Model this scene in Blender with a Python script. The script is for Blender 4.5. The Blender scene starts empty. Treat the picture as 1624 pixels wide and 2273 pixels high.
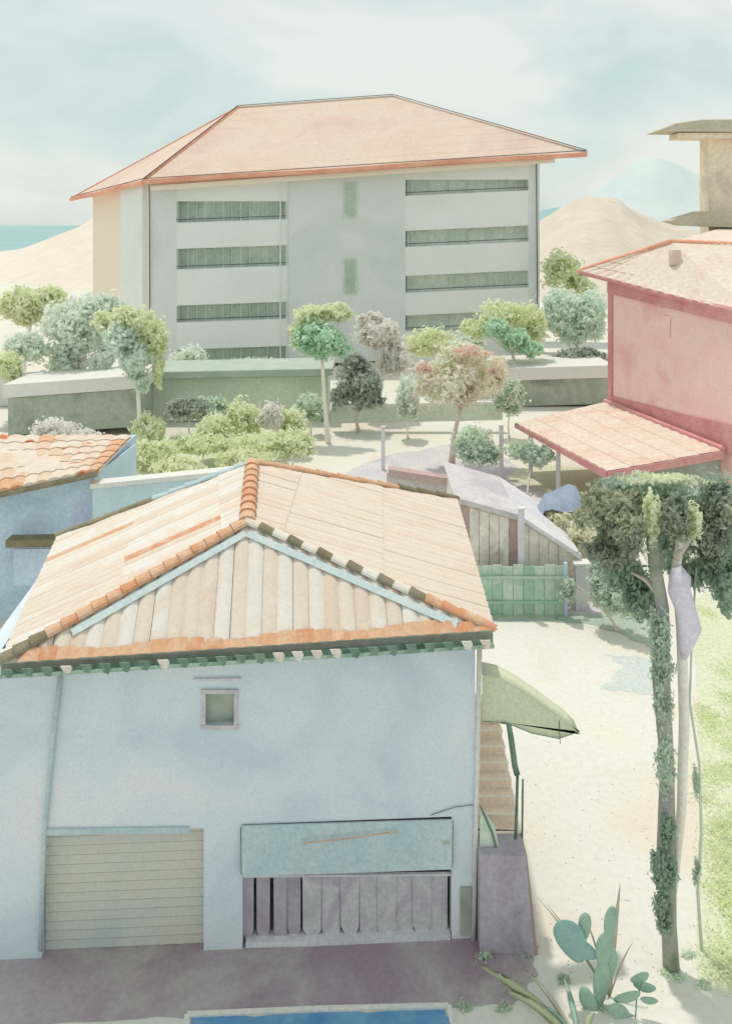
import bpy, bmesh, math, random
import numpy as np
from mathutils import Vector, Matrix
random.seed(7); RNG = np.random.default_rng(7)
sc = bpy.context.scene
COL = sc.collection
R = math.radians

# ------------------------------------------------------------------ camera
F, H, YH, CX = 1900.0, 14.0, 500.0, 812.0        # focal length and sketch grid (1624 x 2273)
cam_d = bpy.data.cameras.new('camera'); cam = bpy.data.objects.new('camera', cam_d); COL.objects.link(cam)
cam.location = (0, 0, H); cam.rotation_euler = (R(90), 0, 0)
cam_d.sensor_fit = 'HORIZONTAL'; cam_d.sensor_width = 36; cam_d.lens = 36 * F / 1624
cam_d.shift_y = -(1136.5 - YH) / 1624
cam_d.clip_start = 0.1; cam_d.clip_end = 60000
sc.camera = cam
# ------------------------------------------------------------------ light
SUN_EL, SUN_AZ = 72.0, -30.0                       # azimuth from +Y towards +X
sd = Vector((math.sin(R(SUN_AZ)) * math.cos(R(SUN_EL)), math.cos(R(SUN_AZ)) * math.cos(R(SUN_EL)), math.sin(R(SUN_EL))))
sl = bpy.data.lights.new('sun', 'SUN'); sl.energy = 2.0; sl.angle = R(2.0); sl.color = (1, .93, .84)
so = bpy.data.objects.new('sun', sl); so.rotation_euler = (-sd).to_track_quat('-Z', 'Y').to_euler(); so.location = (0, 0, 60)
COL.objects.link(so)
world = bpy.data.worlds.new('World'); sc.world = world; world.use_nodes = True
wn = world.node_tree; wn.nodes.clear()
def wN(t, **k):
    n = wn.nodes.new(t)
    for a, b in k.items(): setattr(n, a, b)
    return n
sky = wN('ShaderNodeTexSky', sky_type='NISHITA'); sky.sun_disc = False
sky.sun_elevation = R(SUN_EL); sky.sun_rotation = R(SUN_AZ); sky.air_density = 1.0; sky.dust_density = 2.0; sky.ozone_density = 2.0
tc = wN('ShaderNodeTexCoord'); mp = wN('ShaderNodeMapping'); mp.inputs['Scale'].default_value = (2.2, 2.2, 5.5)
n1 = wN('ShaderNodeTexNoise'); n1.inputs['Scale'].default_value = 1.5; n1.inputs['Detail'].default_value = 5; n1.inputs['Distortion'].default_value = .5
cr = wN('ShaderNodeValToRGB')
cr.color_ramp.elements[0].position = .36; cr.color_ramp.elements[0].color = (5.1, 6.35, 6.1, 1)
cr.color_ramp.elements[1].position = .60; cr.color_ramp.elements[1].color = (7.3, 7.55, 7.05, 1)
mx = wN('ShaderNodeMix', data_type='RGBA'); mx.inputs[0].default_value = .86
bg = wN('ShaderNodeBackground'); bg.inputs['Strength'].default_value = .12; wo = wN('ShaderNodeOutputWorld')
L = wn.links.new
L(tc.outputs['Generated'], mp.inputs['Vector']); L(mp.outputs[0], n1.inputs['Vector']); L(n1.outputs['Fac'], cr.inputs[0])
L(sky.outputs[0], mx.inputs[6]); L(cr.outputs[0], mx.inputs[7]); L(mx.outputs[2], bg.inputs[0]); L(bg.outputs[0], wo.inputs[0])
sc.view_settings.view_transform = 'Standard'; sc.view_settings.look = 'None'
sc.view_settings.gamma = 1; sc.view_settings.exposure = 0.0; sc.view_settings.use_curve_mapping = False
sc.cycles.max_bounces = 12; sc.cycles.diffuse_bounces = 8; sc.cycles.transmission_bounces = 8

# ------------------------------------------------------------------ materials
def lin(c, k=1.0):
    v = [k * CAST[i] * ((q / 255) / 12.92 if q / 255 <= .04045 else ((q / 255 + .055) / 1.055) ** 2.4) for i, q in enumerate(c)]
    m = max(1, max(v) / .9); return tuple(q / m for q in v) + (1,)
MATS = {}
CAST = (1.02, 1.0, 1.01)        # evens out the green of the sky light
def wash(name, cols, k=1.0, scale=.6, rough=.85, bump=.15, grain=.10, bscale=14, rnd=0.0, leaf=0.0, spots=None, stretch=(1, 1, 1), spec=.25):
    """Weathered paint: up to three tones drifting into each other, fine grain and a little relief."""
    m = bpy.data.materials.new(name); m.use_nodes = True; t = m.node_tree; N = t.nodes; lk = t.links.new
    b = N['Principled BSDF']; b.inputs['Roughness'].default_value = rough; b.inputs['Specular IOR Level'].default_value = spec
    g = N.new('ShaderNodeNewGeometry'); mp = N.new('ShaderNodeMapping'); mp.inputs['Scale'].default_value = stretch
    lk(g.outputs['Position'], mp.inputs['Vector'])
    n = N.new('ShaderNodeTexNoise'); n.inputs['Scale'].default_value = scale; n.inputs['Detail'].default_value = 4; n.inputs['Distortion'].default_value = .8
    n.inputs['Roughness'].default_value = .55
    lk(mp.outputs[0], n.inputs['Vector'])
    r = N.new('ShaderNodeValToRGB'); e = r.color_ramp.elements
    if len(cols) == 1: cols = cols * 2
    e[0].position = .34; e[1].position = .66
    e[0].color = lin(cols[0], k); e[1].color = lin(cols[-1], k)
    if len(cols) == 3:
        x = e.new(.5); x.color = lin(cols[1], k)
    fac = n.outputs['Fac']
    if rnd:
        oi = N.new('ShaderNodeObjectInfo'); a = N.new('ShaderNodeMath'); a.operation = 'MULTIPLY_ADD'
        a.inputs[1].default_value = rnd; lk(oi.outputs['Random'], a.inputs[0])
        a2 = N.new('ShaderNodeMath'); a2.operation = 'SUBTRACT'; lk(fac, a2.inputs[0]); a2.inputs[1].default_value = rnd / 2
        lk(a2.outputs[0], a.inputs[2]); fac = a.outputs[0]
    lk(fac, r.inputs[0]); out = r.outputs[0]
    if spots:
        ns = N.new('ShaderNodeTexNoise'); ns.inputs['Scale'].default_value = spots[2]; ns.inputs['Detail'].default_value = 3
        lk(mp.outputs[0], ns.inputs['Vector'])
        rs = N.new('ShaderNodeValToRGB'); rs.color_ramp.elements[0].position = spots[1]; rs.color_ramp.elements[1].position = spots[1] + .05
        lk(ns.outputs['Fac'], rs.inputs[0])
        ms = N.new('ShaderNodeMix'); ms.data_type = 'RGBA'; lk(rs.outputs[0], ms.inputs[0]); lk(out, ms.inputs[6]); ms.inputs[7].default_value = lin(spots[0], k); out = ms.outputs[2]
    gn = N.new('ShaderNodeTexNoise'); gn.inputs['Scale'].default_value = bscale; gn.inputs['Detail'].default_value = 5
    lk(g.outputs['Position'], gn.inputs['Vector'])
    if grain:
        mr = N.new('ShaderNodeMapRange'); mr.inputs[1].default_value = .3; mr.inputs[2].default_value = .7
        mr.inputs[3].default_value = 1 - grain; mr.inputs[4].default_value = 1 + grain; lk(gn.outputs['Fac'], mr.inputs[0])
        mm = N.new('ShaderNodeMix'); mm.data_type = 'RGBA'; mm.blend_type = 'MULTIPLY'; mm.inputs[0].default_value = 1
        lk(out, mm.inputs[6]); lk(mr.outputs[0], mm.inputs[7]); out = mm.outputs[2]
    lk(out, b.inputs['Base Color'])
    if bump:
        bp = N.new('ShaderNodeBump'); bp.inputs['Strength'].default_value = bump; bp.inputs['Distance'].default_value = .02
        lk(gn.outputs['Fac'], bp.inputs['Height']); lk(bp.outputs[0], b.inputs['Normal'])
    if leaf:
        tr = N.new('ShaderNodeBsdfTranslucent'); lk(out, tr.inputs[0]); mxs = N.new('ShaderNodeMixShader'); mxs.inputs[0].default_value = leaf
        lk(b.outputs[0], mxs.inputs[1]); lk(tr.outputs[0], mxs.inputs[2]); lk(mxs.outputs[0], N['Material Output'].inputs[0])
    MATS[name] = m; return m
KV, KH, KL = 1.44, .76, 1.5      # albedo over picture value: upright shaded, level sunlit, leaves
W = wash
m_blue = W('blue_plaster', [(174, 187, 197), (186, 196, 202), (195, 199, 202)], KV*.93, .35, bump=.25, bscale=22, grain=.06)
m_blue_low = W('teal_plaster', [(166, 188, 196), (178, 196, 202)], KV*.9, .6, bump=.2, grain=.06)
m_shutter = W('sand_shutter', [(168, 176, 174), (180, 182, 172), (184, 180, 168)], KV*.9, .5, bump=.1, grain=.05)
m_awn = W('teal_awning', [(154, 172, 178), (168, 182, 184)], KV*.95, .9, bump=.1)
m_awnp = W('pale_blue_flashing', [(206, 224, 226), (220, 232, 230)], KH * 1.1, .9)
m_dark = W('mauve_strip', [(140, 138, 140), (154, 152, 152), (138, 132, 140)], KV*1.3, 1.2, bump=.1)
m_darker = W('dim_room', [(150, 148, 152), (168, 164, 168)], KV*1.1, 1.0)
m_white = W('white_paint', [(236, 238, 232), (244, 242, 234)], .82, .8, bump=.08)
m_lav = W('lavender_paint', [(206, 206, 212), (222, 220, 222)], 1.0, .8)
m_cream = W('cream_tile', [(249, 241, 228), (251, 246, 237), (247, 234, 216)], KH * 1.02, 1.2, rnd=.35, bump=.2, grain=.05)
m_peach = W('peach_tile', [(247, 230, 210), (248, 235, 219), (245, 225, 205)], KH * 1.0, 1.0, rnd=.3, bump=.2, grain=.05)
m_orange = W('orange_tile', [(238, 186, 146), (242, 204, 172), (234, 172, 132)], KH * 1.0, 2.0, rnd=.4, bump=.2)
m_olive = W('olive_tile', [(160, 150, 120), (186, 178, 150)], KH * .8, 2.0, rnd=.3)
m_gut = W('green_gutter', [(128, 158, 142), (160, 182, 166), (110, 138, 120)], KV * .85, 2.5)
m_gutd = W('dark_green_tile_end', [(96, 122, 108), (120, 144, 126)], KV * .8, 2.5)
m_pipe = W('dark_green_pipe', [(92, 120, 104), (126, 148, 130)], KV*.68, 2)
m_line = W('dark_metal', [(92, 92, 96), (112, 112, 112)], .8, 3, rough=.5)
m_ground = W('pale_ground', [(248, 244, 228), (246, 246, 236), (246, 236, 218)], KH, .16, bump=.2, bscale=6, grain=.045, spots=((238, 234, 212), .66, .35))
m_shadow = W('mauve_shadow', [(146, 128, 138), (160, 154, 154), (140, 120, 130)], KH*1.65, .35, bump=.3, bscale=9, grain=.08)  # mauve of the shadow painted on the ground before the blue house
m_lane = W('lavender_lane', [(222, 218, 222), (232, 230, 230), (212, 206, 214)], KH, .3, bscale=5)
m_lawn = W('yellow_lawn', [(230, 237, 203), (235, 240, 214)], KH, .4, bscale=8, grain=.12, bump=.5)
m_verge = W('pale_green_verge', [(190, 208, 192), (206, 218, 204)], KH, .8, bscale=12)
m_teal = W('pale_teal_ground', [(218, 230, 224), (228, 236, 230)], KH, .8, bscale=8)
m_fac = W('grey_green_render', [(186, 194, 190), (196, 201, 201), (192, 198, 196)], KV*.91, .09, bscale=5, grain=.04, bump=.1)
m_slab = W('pale_parapet', [(198, 204, 200), (206, 210, 208)], KV*.92, .1, bscale=5, grain=.04)
m_win = W('green_glass_wall', [(160, 174, 162), (178, 188, 178)], KV*.95, .25, rough=.4, bscale=3)
m_glass = W('dull_green_pane', [(146, 162, 150), (166, 178, 166)], KV*.95, .4, rough=.25, bscale=3, spec=.5)
m_winp = W('pale_glass_wall', [(176, 188, 178), (192, 198, 190)], KV, .25, rough=.4, bscale=3)
m_winp2 = W('pale_pane', [(164, 178, 166), (184, 192, 184)], KV, .4, rough=.25, bscale=3, spec=.5)
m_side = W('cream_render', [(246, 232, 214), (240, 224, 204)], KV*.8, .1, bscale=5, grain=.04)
m_hroof = W('peach_far_tile', [(246, 218, 197), (248, 228, 209), (242, 213, 198)], KH * 1.0, .12, bscale=3, grain=.06, bump=.3)
m_fasc = W('terracotta_fascia', [(216, 150, 126), (232, 178, 152)], KV*.75, .3, bscale=4)
m_soff = W('sand_soffit', [(212, 202, 184), (222, 212, 196)], KV*.9, .3)
m_hill = W('sandy_hill', [(243, 230, 212), (246, 236, 222), (236, 222, 200)], KH * 1.05, .02, bscale=.4, grain=.05)
m_tan = W('tan_hill', [(232, 220, 203), (240, 228, 212), (222, 212, 194)], KH * 1.0, .03, bscale=.4, grain=.06)
m_mount = W('blue_mountain', [(214, 228, 228), (222, 232, 230)], KH*1.08, .002, bscale=.02, grain=.03)  # distance haze is put into the colour, close to the sky's
m_sea = W('teal_sea', [(160, 206, 208), (176, 212, 212)], KH * .95, .004, rough=.5, bscale=.05, grain=.05, spec=.2)
m_tower = W('tan_stone', [(200, 188, 168), (210, 196, 176), (188, 176, 158)], KV*.95, .4, bscale=4)
m_towroof = W('olive_slab', [(222, 214, 190), (206, 198, 172)], KH * 1.05, .4, bscale=4)
m_red = W('red_plaster', [(210, 164, 160), (222, 192, 184), (216, 178, 172)], KV*.88, .28, bscale=8, bump=.2, grain=.06)
m_redd = W('deep_red_trim', [(202, 138, 138), (212, 160, 156)], KV*.72, .6, bscale=6)
m_rroof = W('pale_peach_tile', [(250, 231, 212), (252, 238, 222), (248, 221, 202)], KH, .4, bscale=5, bump=.2, rnd=.25)
m_band = W('dim_green_wall', [(132, 142, 128), (150, 158, 146), (118, 126, 116)], KV, .3, bscale=4)
m_band2 = W('mid_green_wall', [(166, 178, 162), (178, 188, 174)], KV, .3, bscale=4)
m_hole = W('deep_opening', [(112, 122, 112), (128, 136, 124)], KV * .9, .6)
m_lblue = W('slate_blue_plaster', [(150, 172, 186), (166, 184, 196), (158, 168, 188)], KV, .4, bscale=10, bump=.2)
m_lroof = W('rust_stained_tile', [(244, 216, 190), (250, 238, 222), (247, 231, 212)], KH * .98, .7, rnd=.5, spots=((224, 140, 96), .60, 1.1))
m_brown = W('taupe_board', [(184, 176, 168), (202, 198, 186), (174, 162, 156)], KV, .7, bscale=8)
m_purple = W('plum_surface', [(158, 136, 132), (172, 152, 148)], KV*.9, .7, bscale=8)
m_gfence = W('green_board', [(138, 166, 146), (168, 184, 168), (152, 170, 154)], KV*.95, .6, bscale=8, rnd=.4)
m_canvas = W('olive_canvas', [(200, 206, 178), (208, 213, 186)], KV*.75, .5, bscale=20)
m_pstep = W('peach_step', [(240, 224, 206), (238, 218, 200)], KV*.9, 1.5, bscale=14)
m_mauve = W('mauve_block', [(142, 134, 146), (160, 154, 162), (150, 140, 152)], KV*.92, .8, bscale=12)
m_pool = W('blue_pool_water', [(96, 156, 204), (128, 178, 212)], KH * 1.1, 1.4, rough=.15, bscale=5, spec=.5)
m_bluet = W('blue_tarpaulin', [(150, 166, 190), (170, 184, 202)], KH * 1.05, .8)
m_bark = W('mottled_bark', [(118, 128, 108), (160, 164, 146), (150, 150, 152)], KV*.75, 1.6, bscale=16, bump=.6, stretch=(1, 1, .45), spots=((176, 172, 186), .60, 1.5))
m_pbark = W('pale_bark', [(230, 228, 218), (212, 206, 196)], KV*.9, 1.5, bscale=12, bump=.4)
m_rbark = W('rosy_bark', [(196, 178, 168), (180, 170, 156)], KV, 1.5, bscale=12, bump=.4)
def leafm(name, cols, k=1.0, leaf=.5, scale=.5): return W(name, cols, KL * k, scale, rough=.7, bump=0, grain=.06, bscale=4, leaf=leaf)
l_lime = leafm('lime_leaves', [(234, 241, 208), (239, 244, 220)], 1.3)
l_limed = leafm('lime_leaves_soft', [(222, 228, 198), (230, 234, 208)], 1.3)
l_teal = leafm('teal_leaves', [(198, 210, 199), (210, 219, 210)], 1.15)
l_sage = leafm('sage_leaves', [(208, 216, 206), (216, 222, 213)], 1.25)
l_green = leafm('green_leaves', [(156, 180, 160), (176, 194, 177)], 1.15)
l_deep = leafm('deep_green_leaves', [(124, 142, 128), (146, 160, 146)], 1.25)
l_dark = leafm('dark_leaves', [(112, 122, 110), (130, 140, 124), (150, 154, 132)], 1.2)
l_mid = leafm('grey_green_leaves', [(158, 170, 157), (176, 186, 172)], 1.2)
l_dull = leafm('dull_leaves', [(136, 144, 136), (152, 158, 148)], 1.25)
l_olive = leafm('olive_brown_leaves', [(226, 228, 210), (230, 230, 216), (226, 218, 206)], 1.35)
l_rose = leafm('rosy_leaves', [(234, 212, 202), (238, 222, 210)], 1.2)
l_white = leafm('white_blossom', [(246, 246, 238), (248, 248, 242)], 1.3)

# ------------------------------------------------------------------ building helpers
def P(x, y, D): return Vector(((x - CX) / F * D, D, H - (y - YH) / F * D))
def G(x, y, z=0.0): D = F * (H - z) / (y - YH); return Vector(((x - CX) / F * D, D, z))
ORG = {}
def thing(name, label, cat, loc, group=None):
    o = bpy.data.objects.new(name, None); COL.objects.link(o); o.location = loc; o.empty_display_size = .3
    o['label'] = label; o['category'] = cat
    if group: o['group'] = group
    ORG[o] = Vector(loc); return o
def org(p):
    while p is not None:
        if p in ORG: return ORG[p]
        p = p.parent
    return Vector((0, 0, 0))
def link_mesh(name, me, mat, parent=None, kind=None, label=None, cat=None, group=None, smooth=False, loc=None):
    o = bpy.data.objects.new(name, me); COL.objects.link(o)
    if mat is not None and not me.materials: me.materials.append(mat)
    if smooth and len(me.polygons): me.polygons.foreach_set('use_smooth', [True] * len(me.polygons))
    if parent is not None: o.parent = parent
    if kind: o['kind'] = kind
    if label: o['label'] = label
    if cat: o['category'] = cat
    if group: o['group'] = group
    if loc is not None: o.location = loc
    return o
class MB:
    def __init__(s): s.v = []; s.f = []
    def add(s, vs, fs):
        n = len(s.v); s.v += [tuple(v) for v in vs]; s.f += [tuple(i + n for i in f) for f in fs]; return s
    def hexa(s, a, b):          # a, b: two loops of 4 points
        return s.prism2(a, b)
    def prism2(s, a, b):
        k = len(a); fs = [tuple(range(k)), tuple(range(2 * k - 1, k - 1, -1))] + [(i, i + k, (i + 1) % k + k, (i + 1) % k) for i in range(k)]
        return s.add(list(a) + list(b), fs)
    def prism(s, poly, vec): vec = Vector(vec); return s.prism2([Vector(p) for p in poly], [Vector(p) + vec for p in poly])
    def box(s, c, d, rz=0):
        M = Matrix.Rotation(rz, 3, 'Z'); c = Vector(c)
        q = [c + M @ Vector((x * d[0] / 2, y * d[1] / 2, z * d[2] / 2)) for z in (-1, 1) for x, y in ((-1, -1), (1, -1), (1, 1), (-1, 1))]
        return s.prism2(q[:4], q[4:])
    def pbox(s, x0, x1, y0, y1, D, dep, slope=0, DR=None, jit=0):
        """upright box: its front face given by sketch corners at distance D (right end DR), running back by dep"""
        DR = D if DR is None else DR; dy = slope * (x1 - x0)
        a = [P(x0, y1, D), P(x1, y1 + dy, DR), P(x1, y0 + dy, DR), P(x0, y0, D)]
        n = (a[1] - a[0]).cross(Vector((0, 0, 1))); n.z = 0; n.normalize(); n = -n if n.y < 0 else n
        return s.prism(a, n * dep)
    def tube(s, pts, r, seg=6, cap=True):
        pts = [Vector(p) for p in pts]; rs = r if isinstance(r, (list, tuple)) else [r] * len(pts); rings = []
        for i, p in enumerate(pts):
            t = (pts[min(i + 1, len(pts) - 1)] - pts[max(i - 1, 0)]).normalized()
            u = t.cross(Vector((0, 1, 0)) if abs(t.y) < .9 else Vector((1, 0, 0))).normalized(); w = t.cross(u)
            rings.append([p + (u * math.cos(2 * math.pi * k / seg) + w * math.sin(2 * math.pi * k / seg)) * rs[i] for k in range(seg)])
        vs = [v for ring in rings for v in ring]
        fs = [(i * seg + k, i * seg + (k + 1) % seg, (i + 1) * seg + (k + 1) % seg, (i + 1) * seg + k) for i in range(len(pts) - 1) for k in range(seg)]
        if cap: fs += [tuple(range(seg - 1, -1, -1)), tuple(range((len(pts) - 1) * seg, len(pts) * seg))]
        return s.add(vs, fs)
    def build(s, name, mat, parent=None, smooth=False, bevel=0, **k):
        o0 = org(parent); me = bpy.data.meshes.new(name)
        me.from_pydata([(v[0] - o0.x, v[1] - o0.y, v[2] - o0.z) for v in s.v], [], s.f)
        bm = bmesh.new(); bm.from_mesh(me); bmesh.ops.recalc_face_normals(bm, faces=bm.faces); bm.to_mesh(me); bm.free()
        o = link_mesh(name, me, mat, parent, smooth=smooth, **k)
        if bevel: b = o.modifiers.new('soft', 'BEVEL'); b.width = bevel; b.segments = 2; b.limit_method = 'ANGLE'
        return o
def sheet(name, pts, mat, z, label=None, kind='structure'):
    return MB().add([(p.x, p.y, z) for p in pts], [tuple(range(len(pts)))]).build(name, mat, kind=kind, label=label)
def wavy(pts, amp=.12, n=10):
    """ground outline with hand-laid, uneven edges"""
    out = []
    for i, p in enumerate(pts):
        q = pts[(i + 1) % len(pts)]; d = (q - p); t = Vector((-d.y, d.x, 0)); t = t.normalized() if t.length else t; ph = random.random() * 6
        for k in range(n):
            u = k / n; out.append(p + d * u + t * amp * math.sin(math.pi * u) * (math.sin(u * 9 + ph) + .6 * math.sin(u * 23 + ph * 2)) * .7)
    return out

def leaves(name, blobs, n, size, mat, parent, flat=.0, hang=0.0, clump=.16, fill=.55):
    """Many small leaves spread through ellipsoids (x, y, z, rx, ry, rz); gathered in clumps with gaps between."""
    vol = np.array([b[3] * b[5] for b in blobs], float); cnt = np.maximum(1, (vol / vol.sum() * n * 1.5)).astype(int)
    C = []; Rr = []
    for b, c in zip(blobs, cnt):
        b = np.array(b, float); k = max(5, int(c / 26))
        d = RNG.normal(size=(k, 3)); d /= np.linalg.norm(d, axis=1)[:, None]
        cc = d * (RNG.random((k, 1)) ** (fill) ) * .88
        cid = RNG.integers(0, k, c); off = RNG.normal(size=(c, 3)) * clump
        p = cc[cid] + off; q = p * b[3:6] + b[0:3]
        C.append(q); nn = d[cid] + RNG.normal(size=(c, 3)) * .55; Rr.append(nn)
    C = np.concatenate(C); Nn = np.concatenate(Rr); Nn /= np.linalg.norm(Nn, axis=1)[:, None]
    m = len(C); a = RNG.normal(size=(m, 3)); a[:, 2] -= hang * 2
    a -= (a * Nn).sum(1)[:, None] * Nn; a /= np.linalg.norm(a, axis=1)[:, None]; bb = np.cross(Nn, a)
    s = size * RNG.uniform(.6, 1.35, (m, 1)); o0 = np.array(org(parent))
    C = C - o0
    V = np.stack([C - a * s, C - a * s * .1 + bb * s * .52 + Nn * s * .12, C + a * s, C - a * s * .1 - bb * s * .52 + Nn * s * .12], 1).reshape(-1, 3)
    me = bpy.data.meshes.new(name); me.vertices.add(4 * m); me.vertices.foreach_set('co', V.ravel().astype(np.float32))
    me.loops.add(4 * m); me.loops.foreach_set('vertex_index', np.arange(4 * m, dtype=np.int32))
    me.polygons.add(m); me.polygons.foreach_set('loop_start', np.arange(0, 4 * m, 4, dtype=np.int32)); me.polygons.foreach_set('loop_total', np.full(m, 4, np.int32))
    me.update(); me.validate()
    return link_mesh(name, me, mat, parent)
def B(x, y, D, rx, ry, dz=None):
    """a blob of foliage centred on sketch x, y at distance D with sketch radii"""
    p = P(x, y, D); k = D / F; return (p.x, p.y, p.z, rx * k, (dz if dz else (rx + ry) / 2) * k * .9, ry * k)
def limb_set(base, blobs, r, parent, mat, lean=None, name='trunk', twigs=2):
    """tapered trunk that forks into a limb for each mass of foliage"""
    mb = MB(); base = Vector(base); tops = [Vector(b[:3]) for b in blobs]; c = sum(tops, Vector()) / len(tops)
    lowz = min(b[2] - b[5] for b in blobs); fork = Vector((c.x * .8 + base.x * .2, c.y * .8 + base.y * .2, max(lowz + .1 * (c.z - lowz), base.z + .4 * (c.z - base.z))))
    mid = (base + fork) / 2 + Vector((random.uniform(-.6, .6) * r * 2, 0, 0))
    mb.tube([base, base.lerp(mid, .5), mid, mid.lerp(fork, .6), fork], [r * 1.35, r, r * .85, r * .75, r * .7], 8)
    for b, t in zip(blobs, tops):
        for k in range(twigs):
            e = t + Vector((random.uniform(-.6, .6) * b[3], random.uniform(-.5, .5) * b[4], random.uniform(0, .7) * b[5]))
            q = fork.lerp(e, .5) + Vector((random.uniform(-.15, .15) * b[3], 0, .15 * b[5])); mb.tube([fork, q, e], [r * .5, r * .32, r * .1], 5)
    return mb.build(name, mat, parent, smooth=True)
def tree(name, label, cat, base, crowns, trunk_r, bark, n, size, group=None, hang=0, clump=.16, fill=.55):
    """crowns: list of (part name, blobs, material, share of the leaves)"""
    t = thing(name, label, cat, base, group)
    allb = [b for c in crowns for b in c[1]]
    limb_set(base, allb, trunk_r, t, bark)
    for cn, bl, mt, sh in crowns: leaves(cn, bl, int(n * sh), size, mt, t, hang=hang, clump=clump, fill=fill)
    return t

# ================================================================== SETTING
# terrain: one sheet to the coast with a ragged shore
def coast(ang):       # distance of the shore by direction (x / y)
    px = CX + ang * F
    if px < 200: return 470 + 150 * max(0, min(1, px / 200)) + 25 * math.sin(px * .06)
    if px < 1360: return 900
    return 900 + 40 * math.sin(px * .05)
rings = [3, 12, 20, 35, 60, 100, 160, 240, 340, 430]
vs = [(0, -80, 0)]; fs = []
nA = 90; angs = [-1.5 + 3.0 * i / nA for i in range(nA + 1)]
vs = []
for a in angs:
    c = coast(a)
    vs.append((a * 10, -60, -.01))
    for d in rings: vs.append((a * d, d, 0))
    vs.append((a * c, c, 0)); vs.append((a * (c + 25), c + 25, -7))
kR = len(rings) + 3
for i in range(nA):
    for j in range(kR - 1): fs.append((i * kR + j, i * kR + j + 1, (i + 1) * kR + j + 1, (i + 1) * kR + j))
MB().add(vs, fs).build('ground', m_ground, kind='structure')
MB().add([(-40000, 200, -3), (40000, 200, -3), (40000, 45000, -3), (-40000, 45000, -3)], [(0, 1, 2, 3)]).build('sea', m_sea, kind='structure')
def hill(name, prof, D, foot, mat, back=1.25, rough=.03):
    """rounded hill whose crest runs through the sketch points at distance D"""
    xs = np.linspace(prof[0][0], prof[-1][0], 70); ys = np.interp(xs, [p[0] for p in prof], [p[1] for p in prof]); ys = np.convolve(np.pad(ys, 3, 'edge'), np.ones(7) / 7, 'valid'); nj = 14; v = []; f = []
    for i, (x, y) in enumerate(zip(xs, ys)):
        zc = max(-4, P(x, y, D).z)
        for j in range(nj):
            u = j / (nj - 1)
            d = foot + (D * back - foot) * u; uc = (D - foot) / (D * back - foot)
            h = math.sin(math.pi / 2 * min(1, u / uc)) ** 1.3 if u < uc else math.cos(math.pi / 2 * (u - uc) / (1 - uc))
            wob = 1 + rough * (math.sin(i * .9 + j * 1.7) + math.sin(i * .31 - j * 2.3))
            v.append(((x - CX) / F * d, d, -4.5 + (zc + 4.5) * h * (wob if j not in (0,) and u < uc * .95 else 1)))
    for i in range(69):
        for j in range(nj - 1): f.append((i * nj + j, i * nj + j + 1, (i + 1) * nj + j + 1, (i + 1) * nj + j))
    return MB().add(v, f).build(name, mat, smooth=True, kind='structure')
hill('sandy_hill', [(-300, 600), (-60, 575), (40, 556), (110, 528), (160, 508), (200, 492), (260, 470), (330, 470), (420, 520), (520, 560)], 300, 150, m_hill)
hill('tan_hill', [(1120, 545), (1180, 505), (1220, 478), (1255, 450), (1285, 440), (1320, 432), (1355, 440), (1395, 460), (1440, 484), (1490, 500), (1560, 512), (1700, 520), (1900, 540)], 300, 120, m_tan)
hill('far_mountain', [(1150, 500), (1230, 478), (1300, 440), (1352, 405), (1400, 362), (1440, 342), (1480, 352), (1530, 380), (1600, 410), (1700, 430), (1850, 480), (2000, 505)], 3600, 2600, m_mount, back=1.3, rough=.01)
hill('far_headland', [(1120, 500), (1190, 470), (1240, 458), (1275, 470), (1330, 494), (1360, 502)], 1800, 1500, m_sea, back=1.2, rough=.01)

# flat ground features
sheet('lane', wavy([G(700, 1075), G(860, 1010), G(1010, 985), G(1110, 1010), G(1300, 1150), G(1420, 1240), G(1440, 1370), G(1100, 1380), G(1010, 1150)], .25), m_lane, .004)
sheet('lawn', wavy([G(285, 1062), G(330, 985), G(500, 960), G(690, 950), G(640, 1020), G(520, 1062), G(380, 1075)], .5), m_lawn, .008)
sheet('lawn', wavy([G(1120, 1060), G(1190, 1030), G(1330, 1040), G(1350, 1100), G(1240, 1100)], .3), m_lawn, .012)
sheet('lawn', wavy([G(1548, 2190), G(1590, 2160), G(1760, 2150), G(1700, 1700), G(1608, 1300), G(1535, 1330), G(1552, 1700)], .10), m_lawn, .008)
sheet('verge', wavy([G(1085, 1358), G(1250, 1362), G(1440, 1368), G(1445, 1440), G(1380, 1408), G(1300, 1384), G(1090, 1376)], .12), m_verge, .012)
sheet('teal_patch', wavy([G(1330, 1530), G(1385, 1480), G(1340, 1452), G(1448, 1462), G(1450, 1545), G(1390, 1536)], .10), m_teal, .004)  # pale teal patch on the ground
sheet('house_shadow', wavy([G(-260, 2120), G(1050, 2070), G(1168, 2098), G(1195, 2165), G(1140, 2232), G(900, 2236), G(560, 2252), G(200, 2270), G(-260, 2290)], .05), m_shadow, .004)  # cast shadow of the blue house, painted as a mauve ground sheet
sheet('pool', wavy([G(425, 2262), G(700, 2250), G(985, 2243), G(1010, 2290), G(1030, 2420), G(400, 2420)], .03), m_pool, .012)
# pale coping round the pool
cop = MB(); pc = [G(405, 2420), G(415, 2256), G(700, 2244), G(995, 2237), G(1040, 2420)]
for i in range(len(pc) - 1):
    a, b = pc[i], pc[i + 1]; n = Vector((-(b - a).y, (b - a).x, 0)).normalized() * .05
    cop.prism([a + n * -1, b + n * -1, b + n, a + n], (0, 0, .04 + .003 * i))
cop.build('pool_coping', m_white, kind='structure')

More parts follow.
